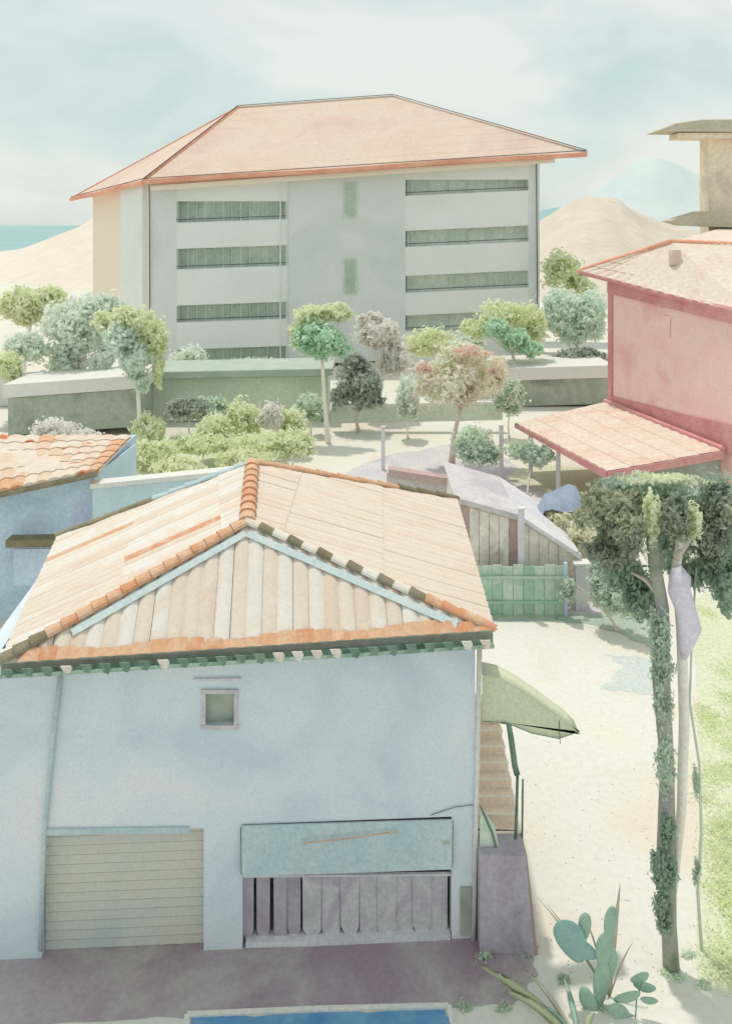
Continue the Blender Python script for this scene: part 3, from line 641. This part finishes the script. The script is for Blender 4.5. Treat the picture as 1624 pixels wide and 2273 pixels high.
# gutter with its hanging tile ends
gL, gR = EFL + Vector((0, -.05, -.14)), EFR + Vector((0, -.05, -.20))
gt = MB(); K = 7; vs = []
for p, q in ((gL, 0), (gR, 1)):
    for k in range(K + 1): an = math.pi * k / K; vs.append(p + Vector((0, -.10 * math.cos(an) - .02, -.10 * math.sin(an))))
gt.add(vs, [(k, k + 1, K + 2 + k, K + 1 + k) for k in range(K)])
g_ = gt.build('gutter', m_gut, mh, smooth=True); sm = g_.modifiers.new('thick', 'SOLIDIFY'); sm.thickness = .012
MB().prism([EFL + dn * .2, EFR + dn * .2, EFR + Vector((0, 0, -.36)), EFL + Vector((0, 0, -.26))], (0, .06, 0)).build('fascia_board', m_gut, mh)
random.seed(3)
for i in range(26):
    t = (i + .5) / 26; p = gL.lerp(gR, t) + Vector((0, -.13, .06)); hgt = .10 + .06 * random.random()
    MB().prism([p + Vector((-.10, 0, .03)), p + Vector((.09, 0, .035)), p + Vector((.12, 0, -.03)), p + Vector((.07, 0, -hgt)), p + Vector((-.03, 0, -hgt * .8))], (0, .03, 0)).build('tile_end', m_gutd if random.random() < .75 else m_cream, g_)

# ---- right side of the house: awning, steps, block
ya = thing('side_awning', 'olive-green curved canvas awning on the side wall of the blue house', 'awning', P(1070, 1600, 17))
prof = [(1070, 1488), (1110, 1497), (1150, 1518), (1190, 1545), (1230, 1575), (1262, 1598), (1286, 1622)]
cv = MB(); vs = []
for (x, y) in prof: p = P(x, y + 8, 17.05); vs += [p, p + Vector((0, .5, 0))]
cv.add(vs, [(2 * i, 2 * i + 1, 2 * i + 3, 2 * i + 2) for i in range(len(prof) - 1)]); o = cv.build('canopy', m_canvas, ya, smooth=True); sm = o.modifiers.new('thick', 'SOLIDIFY'); sm.thickness = .02
low_ = [(1286, 1624), (1240, 1640), (1180, 1628), (1120, 1604), (1070, 1602)]
MB().prism([P(x, y + 9, 17.07) for x, y in prof] + [P(x, y, 17.07) for x, y in low_], (0, .02, 0)).build('side_panel', m_canvas, ya)
MB().tube([P(x, y, 17.04) for x, y in low_], .008, 5).build('hem', m_pipe, ya)
MB().tube([P(1240, 1600, 17.03), P(1243, 1652, 17.03)], .007, 5).build('tie', m_line, ya)

bl = thing('stair_block', 'mauve-grey block with peach steps climbing beside the blue house', 'steps', (2.9, 16.7, 0))
xL, xR = 2.18, 3.10
MB().prism([Vector((xL, 16.45, 0)), Vector((3.22, 16.35, 0)), Vector((3.08, 16.45, 1.86)), Vector((xL, 16.5, 1.86))], (0, .75, 0)).build('base_block', m_mauve, bl, bevel=.03)
MB().prism([Vector((3.12, 16.42, 0)), Vector((3.30, 16.42, 0)), Vector((3.10, 16.5, 1.85)), Vector((3.05, 16.5, 1.85))], (0, 4, 0)).build('string_wall', m_purple, bl)
for k in range(9):
    y0 = 17.1 + k * .27; MB().prism([Vector((xL, y0, 0)), Vector((xR - .02 * k, y0, 0)), Vector((xR - .02 * k, y0, 1.86 + .18 * k)), Vector((xL, y0, 1.86 + .18 * k))], (0, .28, 0)).build('step', m_pstep, bl, bevel=.012)
    MB().box(((xL + xR - .02 * k) / 2, y0 - .01, 1.86 + .18 * k + .012), (xR - xL - .02 * k, .06, .024)).build('nosing', m_soff, bl)
rl = thing('stair_railing', 'dark green bent handrail beside the peach steps', 'railing', (3.1, 17, 1.86))
MB().tube([P(1112, 1600, 17.9), P(1128, 1604, 17.8), P(1134, 1640, 17.6), P(1142, 1700, 17.3), P(1148, 1722, 17.2)], .06, 8).build('rail', m_pipe, rl, smooth=True)
MB().tube([P(1148, 1722, 17.2), P(1146, 1800, 17.0), P(1142, 1905, 16.9)], .03, 8).build('post', m_pipe, rl, smooth=True)
MB().tube([P(1066, 1790, 16.7), P(1092, 1850, 16.7), P(1104, 1896, 16.7)], .02, 6).build('brace', m_pipe, rl)
MB().tube([P(1160, 1730, 17.2), P(1158, 1890, 16.95)], .02, 6).build('post', m_pipe, rl, smooth=True)
gp = thing('olive_triangle', 'flat olive triangle at the foot of the peach steps', 'board', P(1085, 1895, 16.8))  # flat olive shape, not known to be a board
MB().prism([P(1064, 1896, 16.72), P(1112, 1896, 16.72), P(1098, 1836, 16.72), P(1066, 1792, 16.72)], (0, .04, 0)).build('flat_triangle', m_band2, gp)  # flat olive triangle where a dark green patch lies beside the steps

# ================================================================== MIDDLE RIGHT: SHED, FENCE, LOW WALL
shd = thing('shed', 'taupe board shed with a slanting lavender roof right of the tile roof', 'shed', (5.5, 32, 0))
fp = [(1010, 1350), (1262, 1352), (1270, 1222), (1150, 1150), (1016, 1112)]
SD = 31.6
fb_ = [P(x, y, SD) for x, y in fp]; fb_[0].z = 0; fb_[1].z = 0
MB().prism(fb_, (0, 4, 0)).build('wall', m_brown, shd)
for i in range(11):
    xa, xb = 1020 + i * 22, 1020 + i * 22 + 20.5
    def ytop(x): return 1114 + (x - 1016) * .28 if x < 1150 else 1151 + (x - 1150) * .6
    MB().prism([P(xa, 1262, SD - .04), P(xb, 1262, SD - .04), P(xb, ytop(xb) + 6, SD - .04), P(xa, ytop(xa) + 6, SD - .04)], (0, .03, 0)).build('board', m_purple if i in (0, 5) else m_brown, shd)
MB().prism([P(1008, 1103, SD - .3), P(1152, 1143, SD - .3), P(1152, 1152, SD - .3), P(1010, 1113, SD - .3)], (0, 4.8, 0)).build('roof_panel', m_lane, shd)
MB().prism([P(1152, 1143, SD - .3), P(1290, 1232, SD - .3), P(1288, 1242, SD - .3), P(1152, 1152, SD - .3)], (0, 4.8, 0)).build('roof_panel', m_lav, shd)
gf = thing('green_fence', 'green board fence panel standing in front of the taupe shed', 'fence', (5.5, 30.7, 0))
random.seed(9)
for i in range(9):
    xa = 1046 + i * 23.2; MB().pbox(xa, xa + 22, 1256 + random.uniform(-2, 3), YH + H * F / 30.7, 30.7, .05).build('board', m_gfence, gf)
for y in (1280, 1335): MB().pbox(1046, 1256, y, y + 6, 30.62, .07).build('rail', m_gfence, gf)
MB().pbox(1252, 1259, 1250, YH + H * F / 30.6, 30.6, .12).build('post', m_lblue, gf)
pw = thing('parapet_wall', 'low lavender wall with a plum strip along its top behind the tile roof', 'wall', (2, 42, 0))
MB().pbox(858, 1075, 1050, 1110, 38, .4, .14).build('wall_body', m_lane, pw); MB().pbox(862, 1062, 1042, 1058, 37.8, .6, .15).build('cap', m_purple, pw)  # plum strip along the top of the lavender wall
tp = thing('tarpaulin', 'faded blue tarpaulin sagging over a stack beside the dark tree crown', 'tarpaulin', P(1240, 1140, 35))
pts = []; 
for i in range(7):
    for j in range(5):
        u, v = i / 6, j / 4; p = Vector((P(1190 + 105 * u, 1120, 34 + 2 * v).x, 34.0 + 2 * v, 0)); p.z = P(1200, 1098 + 14 * (1 - u), 34).z + .12 * math.sin(u * 7 + v * 4) - .5 * (2 * abs(v - .5)) ** 3 - .7 * (2 * abs(u - .5)) ** 6; pts.append(p)
MB().add(pts, [(i * 5 + j, i * 5 + j + 1, (i + 1) * 5 + j + 1, (i + 1) * 5 + j) for i in range(6) for j in range(4)]).build('cloth', m_bluet, tp, smooth=True)
q = P(1240, 1140, 35); MB().box((q.x, 35, 1.2), (1.6, 1.5, 2.4)).build('stack', m_brown, tp)
for k, (x, yt, yb, D, lab) in enumerate(((1112, 945, 1062, 47, 'slim lavender post at the left corner of the porch'), (1290, 1250, 1352, 31.2, 'pale lavender post right of the green fence'), (850, 948, 1040, 49, 'thin pale post standing in the white yard'), (1156, 1130, 1256, 31, 'thin pale post rising in front of the taupe shed'))):
    p = P(x, yt, D); w_ = .5 if k == 1 else .22
    t = thing('post', lab, 'post', (p.x, D, 0)); MB().box((p.x, D, p.z / 2), (w_, w_ * .7, p.z)).build('shaft', m_lav, t, bevel=.02); MB().box((p.x, D, p.z + .03), (w_ * 1.3, w_, .06)).build('cap', m_white, t)

# ================================================================== TREES AND PLANTS
def gz(x, D): return Vector(((x - CX) / F * D, D, 0))
random.seed(21)
tree('lollipop_tree', 'lime and teal round-headed tree on a thin white trunk at the left', 'tree', gz(322, 53), [
    ('crown', [B(300, 705, 53, 62, 32), B(345, 745, 53, 30, 55), B(352, 820, 53, 14, 36), B(238, 715, 53, 34, 26)], l_lime, .5),
    ('leaf_mass', [B(268, 752, 52.3, 42, 36), B(298, 802, 52.3, 34, 42), B(314, 848, 52.3, 18, 26)], l_teal, .5)], .16, m_pbark, 5200, .20)
tree('dark_green_tree', 'dark green round-headed tree with a lime top on a thin trunk', 'tree', gz(728, 55), [
    ('crown', [B(705, 752, 55, 50, 44), B(752, 765, 55, 26, 28)], l_green, .62),
    ('leaf_mass', [B(690, 700, 55.6, 44, 24), B(745, 692, 55.6, 38, 20), B(662, 738, 55.6, 16, 40)], l_lime, .38)], .15, m_pbark, 5000, .19)
tree('bushy_shrub', 'dim grey-green upright shrub right of the dark green tree', 'shrub', gz(795, 58), [
    ('crown', [B(795, 850, 58, 54, 50), B(790, 806, 58, 30, 24), B(760, 880, 58, 26, 28), B(828, 878, 58, 26, 30)], l_dull, 1)], .12, m_rbark, 4200, .18)
tree('blossom_tree', 'white blossoming tree between the dim shrub and the olive-brown tree', 'tree', gz(850, 62), [
    ('crown', [B(840, 740, 62, 52, 36), B(880, 800, 62, 38, 40), B(820, 712, 62, 34, 20)], l_white, 1)], .14, m_pbark, 4200, .20)
tree('round_olive_tree', 'round olive-brown tree with rosy tips on a slanting trunk', 'tree', gz(1002, 50), [
    ('crown', [B(1020, 850, 50, 92, 62), B(960, 850, 50, 50, 60), B(1100, 830, 50, 44, 58), B(1030, 790, 50, 70, 30)], l_olive, .9),
    ('rosy_leaves', [B(938, 816, 48.6, 22, 12), B(1096, 820, 48.4, 14, 10), B(1040, 778, 49, 50, 10)], l_rose, .1)], .16, m_rbark, 4300, .16, clump=.12)
for (x_, y_, rx_, ry_, D_, m_, lab_) in (
    (462, 905, 50, 26, 57.5, l_mid, 'grey-green shrub pressed against the middle low building'), (690, 905, 34, 30, 57, l_mid, 'grey-green shrub just left of the dark tree trunk'),
    (905, 880, 26, 50, 56, l_sage, 'pale sage shrub left of the olive-brown tree'), (1130, 880, 34, 40, 56, l_mid, 'grey-green shrub right of the olive-brown tree'),
    (420, 800, 46, 34, 72, l_sage, 'pale sage shrub at the left foot of the apartment block'), (560, 815, 90, 20, 73, l_teal, 'long low teal shrub under the balconies of the block'),
    (960, 760, 70, 34, 73, l_limed, 'pale lime shrub before the right balconies of the block'), (1040, 770, 40, 26, 71, l_sage, 'sage shrub above the olive-brown tree'),
    (1290, 790, 60, 16, 70, l_dull, 'dim low shrub beside the corner of the red house')):
    tree('shrub', lab_, 'shrub', gz(x_, D_), [('foliage', [B(x_, y_, D_, rx_, ry_), B(x_ - rx_ * .5, y_ + ry_ * .3, D_, rx_ * .5, ry_ * .7), B(x_ + rx_ * .5, y_ + ry_ * .2, D_, rx_ * .5, ry_ * .8)], m_, 1)], .07, m_pbark, int(1300 + rx_ * ry_ * .5), .19, 'shrubs along the foot of the block')
rt = bpy.data.objects['round_olive_tree']
for (cx_, cy_, rx_, ry_, a0_, a1_) in ((1030, 848, 124, 84, 150, 400), (1050, 850, 92, 72, -60, 120), (980, 860, 70, 66, 170, 300)):
    MB().tube([P(cx_ + rx_ * math.cos(R(a)), cy_ - ry_ * math.sin(R(a)) + 4 * math.sin(a * .08), 49.0) for a in np.linspace(a0_, a1_, 18)], [.022] * 17 + [.01], 4).build('arching_twig', m_rbark, rt)
tree('sage_tree', 'big pale sage tree against the left side of the apartment block', 'tree', gz(160, 62), [
    ('crown', [B(170, 720, 62, 78, 66), B(60, 770, 62, 58, 34), B(150, 800, 62, 50, 48), B(235, 690, 62, 50, 40), B(230, 800, 61, 30, 44)], l_sage, 1)], .25, m_pbark, 7000, .24)
tree('lime_bush_tree', 'soft yellow-green tree at the left edge above the sage tree', 'tree', gz(50, 70), [
    ('crown', [B(46, 672, 70, 62, 36), B(110, 665, 70, 44, 28), B(60, 700, 70, 40, 24)], l_limed, 1)], .2, m_pbark, 3600, .24)
tree('lime_shrub', 'small yellow-green shrub at the left edge below the sage tree', 'shrub', gz(22, 60), [
    ('crown', [B(18, 812, 60, 30, 36), B(40, 842, 60, 14, 20)], l_limed, 1)], .1, m_pbark, 1500, .18)
tree('green_tree', 'grey-teal tree against the corner of the red house', 'tree', gz(1285, 72), [
    ('crown', [B(1240, 690, 72, 44, 52), B(1310, 690, 72, 44, 56), B(1280, 735, 72, 60, 30)], l_teal, 1)], .2, m_pbark, 5000, .24)
tree('lime_tree', 'pale lime tree rising behind the grey-teal tree', 'tree', gz(1250, 82), [
    ('crown', [B(1245, 600, 82, 46, 44), B(1290, 632, 82, 30, 30)], l_lime, 1)], .2, m_pbark, 2400, .26)
tree('slanting_tree', 'lime tree with a slanting streak of bright green foliage before the block', 'tree', gz(1160, 68), [
    ('crown', [B(1120, 700, 69, 70, 34), B(1185, 720, 69, 30, 48), B(1060, 730, 69, 40, 24)], l_lime, .55),
    ('leaf_mass', [B(1100, 728, 67, 32, 22), B(1140, 750, 67, 36, 24), B(1180, 775, 67, 32, 20)], l_green, .45)], .18, m_pbark, 5200, .2)
tree('blossom_tree', 'white blossoming tree behind the small rust-stained roof', 'tree', gz(140, 40), [
    ('crown', [B(120, 965, 39, 56, 36), B(185, 980, 39, 44, 30), B(90, 1000, 39, 40, 20)], l_white, 1)], .14, m_pbark, 3600, .12)
for k, (x, y, rx, ry, D, mt, lab) in enumerate((
    (540, 932, 42, 48, 52, l_lime, 'tall rounded lime bush in front of the middle building'), (645, 935, 40, 30, 52, l_lime, 'lime bush near the thin trunk of the dark tree'),
    (600, 925, 26, 34, 51, l_white, 'small white flowering bush between two lime bushes'), (340, 1010, 52, 40, 47, l_lime, 'broad lime bush at the foot of the white-trunked tree'),
    (450, 985, 70, 26, 49, l_lime, 'spreading lime bush in the middle of the lawn'), (580, 985, 90, 26, 48.5, l_lime, 'wide flat lime bush at the edge of the white yard'),
    (420, 905, 52, 30, 57, l_dull, 'dim rounded bush before the middle building'), (395, 1035, 60, 20, 45, l_limed, 'low lime ground bush nearest the tile roof'),
    (540, 1020, 60, 22, 46, l_limed, 'low lime bush behind the roof ridge'), (650, 985, 50, 34, 48, l_lime, 'rounded lime bush at the right end of the lawn'),
    (330, 955, 40, 36, 51, l_lime, 'upright lime bush against the end of the left low building'), (480, 950, 46, 34, 51, l_lime, 'lime bush left of the tall rounded one'))):
    tree('bush', lab, 'bush', gz(x, D), [('foliage', [B(x, y, D, rx, ry), B(x - rx * .45, y + ry * .2, D, rx * .5, ry * .75), B(x + rx * .5, y + ry * .25, D - .3, rx * .45, ry * .7)], mt, 1)], .06, m_pbark, int(1100 + rx * ry * .5), .15, 'bushes on the lawn')
tree('bush', 'grey-green bush left of the porch posts', 'bush', gz(1060, 46), [('foliage', [B(1050, 985, 46, 46, 40), B(1080, 1005, 46, 34, 26)], l_mid, 1)], .06, m_rbark, 2600, .14, 'bushes by the porch')
tree('bush', 'grey-green bush in the shade under the porch roof', 'bush', gz(1170, 44), [('foliage', [B(1165, 1000, 46, 40, 26), B(1200, 1012, 45, 30, 24)], l_mid, 1)], .06, m_rbark, 1900, .14, 'bushes by the porch')
tree('bush', 'leafy bush between the green fence and the tall trunk', 'bush', gz(1370, 29.5), [('foliage', [B(1350, 1310, 29.5, 42, 48), B(1400, 1330, 29, 44, 42), B(1330, 1280, 30, 22, 40), B(1262, 1310, 30.3, 18, 36)], l_mid, 1)], .05, m_rbark, 4200, .09)
tree('bush', 'dull green bush beside the taupe shed roof', 'bush', gz(1330, 33), [('foliage', [B(1300, 1190, 33, 50, 30), B(1340, 1230, 33, 40, 34), B(1240, 1150, 34, 30, 16)], leafm('khaki_leaves', [(190, 190, 168), (206, 206, 188)], 1), 1)], .05, m_rbark, 3200, .10)

# tall ivy-clad tree at the right, crown above
tt = thing('tall_tree', 'tall tree with mottled ivy-wrapped trunk and dark hanging crown at the right', 'tree', G(1490, 2150))
DT = G(1490, 2150).y
def T(x, y, d=0): return P(x, y, DT + d)
MB().tube([T(1490, 2165), T(1484, 2050), T(1478, 1900), T(1480, 1700), T(1466, 1500), T(1470, 1350), T(1452, 1250), T(1444, 1190)], [.16, .14, .18, .13, .17, .12, .12, .09], 12).build('trunk', m_bark, tt, smooth=True)
MB().tube([T(1484, 2050, .1), T(1512, 1800, .2), T(1518, 1600, .2), T(1512, 1400, .1), T(1500, 1260, .1), T(1514, 1170, .2)], [.08, .09, .10, .10, .09, .07], 10).build('second_stem', m_pbark, tt, smooth=True)
MB().tube([T(1518, 1462, -.12), T(1520, 1430, -.13), T(1528, 1395, -.14), T(1520, 1350, -.13), T(1506, 1310, -.12), T(1508, 1280, -.1), T(1500, 1258, -.05)], [.05, .16, .23, .19, .21, .20, .10], 9).build('bark_flake', W('lavender_bark', [(176, 172, 184), (192, 186, 196)], KV, 1.5, bscale=14), tt, smooth=True)
br = MB()
for (xa, ya_, xb, yb_) in ((1445, 1180, 1350, 1130), (1450, 1200, 1400, 1120), (1500, 1240, 1580, 1150), (1470, 1330, 1400, 1270)):
    br.tube([T(xa, ya_), T((xa + xb) / 2, (ya_ + yb_) / 2 - 12, .3), T(xb, yb_, .4)], [.07, .05, .02], 6)
br.build('limbs', m_rbark, tt, smooth=True)
def TB(x, y, rx, ry, d=0, dz=70): return B(x, y, DT + d, rx, ry, dz)
leaves('crown', [TB(1330, 1130, 46, 46, .4), TB(1380, 1150, 50, 60, .2), TB(1420, 1110, 40, 30, .6), TB(1300, 1155, 26, 18), TB(1370, 1200, 50, 36, .5), TB(1570, 1180, 44, 80, .3), TB(1500, 1170, 26, 60, .7), TB(1490, 1120, 50, 20, .5), TB(1400, 1190, 34, 50, -.6, 40), TB(1500, 1150, 30, 60, -.5, 40), TB(1350, 1230, 60, 26, .3), TB(1600, 1120, 40, 50, 0)], 17000, .055, l_dark, tt, hang=.8, clump=.13)
leaves('inner_leaves', [TB(1450, 1140, 60, 60, 1.8), TB(1530, 1160, 60, 80, 1.8), TB(1480, 1230, 50, 40, 1.6), TB(1600, 1200, 50, 80, 1.6)], 7000, .06, l_mid, tt, hang=1.0, clump=.16)
leaves('hanging_leaves', [TB(1590, 1140, 46, 90, .9), TB(1380, 1270, 60, 34, .9), TB(1420, 1320, 46, 60, .9), TB(1540, 1270, 70, 26, .9), TB(1610, 1290, 30, 90, .4), TB(1440, 1080, 120, 22, 1.0)], 8500, .06, l_deep, tt, hang=1.0, clump=.15)
leaves('light_sprays', [TB(1445, 1150, 18, 70, -.5, 25), TB(1540, 1160, 20, 50, -.5, 25), TB(1475, 1062, 110, 8, .6, 60)], 1500, .05, l_lime, tt, hang=1.0, clump=.15)
leaves('trunk_ivy', [TB(1462, 1410, 24, 60, -.1, 26), TB(1470, 1560, 20, 60, -.1, 24), TB(1472, 1480, 26, 40, -.1, 24), TB(1478, 1700, 22, 70, -.1, 26)], 2600, .045, l_mid, tt, hang=1.0, clump=.2)
leaves('dark_ivy', [TB(1474, 1935, 27, 46, -.15, 30), TB(1462, 1905, 16, 20, -.15, 22), TB(1482, 1850, 16, 50, -.15, 20), TB(1470, 2020, 20, 50, -.12, 24)], 3000, .045, l_deep, tt, hang=1.0, clump=.18)
# vines beside it
vt = thing('slim_vine_stem', 'pale slim stem hanging right of the tall mottled trunk', 'vine', T(1560, 2100, .5))
MB().tube([T(1560, 2160, .4), T(1548, 1980, .4), T(1556, 1850, .4), T(1552, 1700, .4), T(1530, 1560, .4), T(1536, 1400, .4), T(1545, 1260, .4)], [.035, .03, .03, .025, .025, .02, .02], 6).build('stem', m_band2, vt, smooth=True)
leaves('leaves', [B(1546, 1745, DT + .4, 9, 46, 12), B(1515, 1720, DT + .4, 8, 36, 12), B(1545, 1930, DT + .4, 9, 44, 12)], 420, .045, l_mid, vt, hang=1)

# prickly pear
def pad(cx, cy, rx, ry, rot, D, name='pad', mat=None, parent=None, th=.05):
    c = P(cx, cy, D); k = D / F; bm = bmesh.new(); bmesh.ops.create_uvsphere(bm, u_segments=20, v_segments=12, radius=1)
    for v in bm.verts:
        x, y, z = v.co; tap = 1 + .22 * z; v.co = Vector((x * rx * k * tap, y * th, z * ry * k + .0)); 
    M = Matrix.Translation(c) @ Matrix.Rotation(R(rot), 4, 'Y') @ Matrix.Rotation(random.uniform(-.4, .4), 4, 'Z')
    bm.transform(M); bmesh.ops.translate(bm, verts=bm.verts, vec=-org(parent)); me = bpy.data.meshes.new(name); bm.to_mesh(me); bm.free()
    return link_mesh(name, me, mat, parent, smooth=True)
l_pad = W('cactus_skin', [(134, 164, 150), (150, 176, 158)], KV * .8, 2.5, rough=.6, bscale=30, bump=.3)
l_pad2 = W('cactus_skin_blue', [(122, 158, 160), (142, 172, 164)], KV * .8, 3, rough=.6, bscale=30, bump=.3)
pp = thing('prickly_pear', 'blue-green prickly pear cactus with flat pads on the pale ground', 'cactus', G(1330, 2232))
D0 = G(1330, 2232).y
for (x, y, rx, ry, rot, d, mt) in ((1334, 2185, 21, 50, 4, 0, l_pad), (1304, 2222, 30, 17, 60, -.05, l_pad), (1340, 2110, 22, 42, 6, .02, l_pad), (1268, 2090, 34, 52, -22, .05, l_pad2), (1298, 2112, 20, 30, -60, .03, l_pad2),
                                   (1297, 2058, 14, 32, 4, .08, l_pad), (1354, 2052, 17, 40, 4, .06, l_pad), (1350, 2140, 18, 40, 8, .1, l_pad)):
    pad(x, y, rx, ry, rot, D0 + d, mat=mt, parent=pp)
# tall bare agave blades behind the cactus
def blade(mb, base, tip, w, bend=.2, up=.3):
    base = Vector(base); tip = Vector(tip); d = tip - base; sx = d.cross(Vector((0, 1, 0))).normalized() if abs(d.normalized().y) < .95 else Vector((1, 0, 0)); vs = []; n = 9
    for i in range(n + 1):
        t = i / n; p = base + d * t + Vector((0, 0, up * math.sin(math.pi * t))) ; ww = w * (math.sin(math.pi * min(1, .18 + .82 * t)) ** .8 if t < 1 else .01)
        vs += [p - sx * ww, p + Vector((0, .25 * w, -.25 * w)), p + sx * ww, p + Vector((0, .35 * w, -.5 * w))]
    fs = []
    for i in range(n):
        for k in range(4): fs.append((4 * i + k, 4 * i + (k + 1) % 4, 4 * i + 4 + (k + 1) % 4, 4 * i + 4 + k))
    fs += [(0, 1, 2, 3), (4 * n, 4 * n + 1, 4 * n + 2, 4 * n + 3)]
    mb.add(vs, fs)
m_agave = W('pale_agave', [(224, 230, 188), (206, 216, 172)], KH * 1.0, 2, bscale=20, bump=.2)
m_agav2 = W('cream_agave', [(240, 236, 214), (228, 226, 198)], KH * 1.0, 2, bscale=20, bump=.2)
ag = thing('agave', 'pale yellow-green agave blades reaching left along the painted shadow edge', 'agave', G(1275, 2320))
q0 = G(1290, 2330)
for (x, y, z, w, mt) in ((1062, 2142, .12, .12, m_agave), (1120, 2200, .05, .09, m_agave), (1250, 2170, .25, .05, l_pad), (1320, 2250, .35, .07, m_agave), (1200, 2232, .25, .035, l_pad), (1160, 2150, .35, .05, m_agav2)):
    m = MB(); blade(m, q0, G(x, y, z), w, up=.15); m.build('blade', mt, ag, smooth=True)
ag2 = thing('agave', 'tall cream agave blades standing behind the prickly pear', 'agave', G(1345, 2225))
q1 = G(1352, 2215)
for (x, y, w, mt, dd_) in ((1376, 1960, .045, m_agav2, .3), (1300, 2040, .02, m_agav2, .3), (1190, 1990, .015, m_agave, .25), (1215, 2010, .018, m_agav2, .3), (1365, 2010, .03, m_agave, .35), (1405, 2090, .02, m_agav2, .2)):
    m = MB(); blade(m, q1, P(x, y, q1.y + dd_), w, up=.1); m.build('blade', mt, ag2, smooth=True)
rp = thing('leafy_plant', 'low grey-green plant with rounded leaves at the bottom right', 'plant', G(1410, 2260))
D1 = G(1410, 2260).y
for (x, y, rx, ry, rot) in ((1392, 2215, 32, 13, 60), (1430, 2192, 24, 12, 90), (1420, 2172, 22, 12, 60), (1378, 2250, 16, 20, 20), (1440, 2222, 20, 9, 100), (1400, 2262, 22, 10, 120), (1362, 2236, 14, 8, 70)):
    pad(x, y, rx, ry, rot - 90, D1 + random.uniform(-.1, .1), 'leaf', l_pad, rp, th=.012)
MB().tube([G(1410, 2262), P(1412, 2220, D1), P(1424, 2180, D1)], .012, 5).build('stem', m_pipe, rp)

# ---- small ground cover: tufts on the right-hand lawn and along the foot of walls, grit on the yard
gb = []
for i in range(60):
    t = random.random(); g = G(1560 + 120 * random.random() + (30 if t > .6 else 0), 1345 + 830 * t); gb.append((g.x, g.y, .03, .30, .45, .045))
o = leaves('grass', gb, 15000, .035, l_lime, None, clump=.5); o['kind'] = 'stuff'
wb = []
for (x, y) in ((1075, 2125), (1165, 2120), (1180, 2105), (1250, 2180), (1480, 2165), (1500, 2172), (1530, 2120), (1100, 1372), (1180, 1372), (1240, 1374), (1300, 1378), (1560, 2185), (1400, 1400), (1340, 2240), (1120, 2240), (1030, 2242)):
    g = G(x, y); wb.append((g.x, g.y, .03, .14, .10, .05))
o = leaves('weeds', wb, 1500, .035, l_mid, None, clump=.35); o['kind'] = 'stuff'
pb = MB()
for i in range(420):
    g = G(random.uniform(1120, 1500), random.uniform(1390, 2240)); q = random.uniform(.008, .022)
    if g.x < 3.5 and g.y < 24: continue
    pb.add([g + Vector((q, 0, 0)), g + Vector((0, q, 0)), g + Vector((-q * 1.2, 0, 0)), g + Vector((0, -q, 0)), g + Vector((0, 0, q * .8))], [(0, 1, 4), (1, 2, 4), (2, 3, 4), (3, 0, 4)])
pb.build('gravel', W('pale_grit', [(214, 208, 192), (196, 190, 178)], KH, 2), kind='stuff')
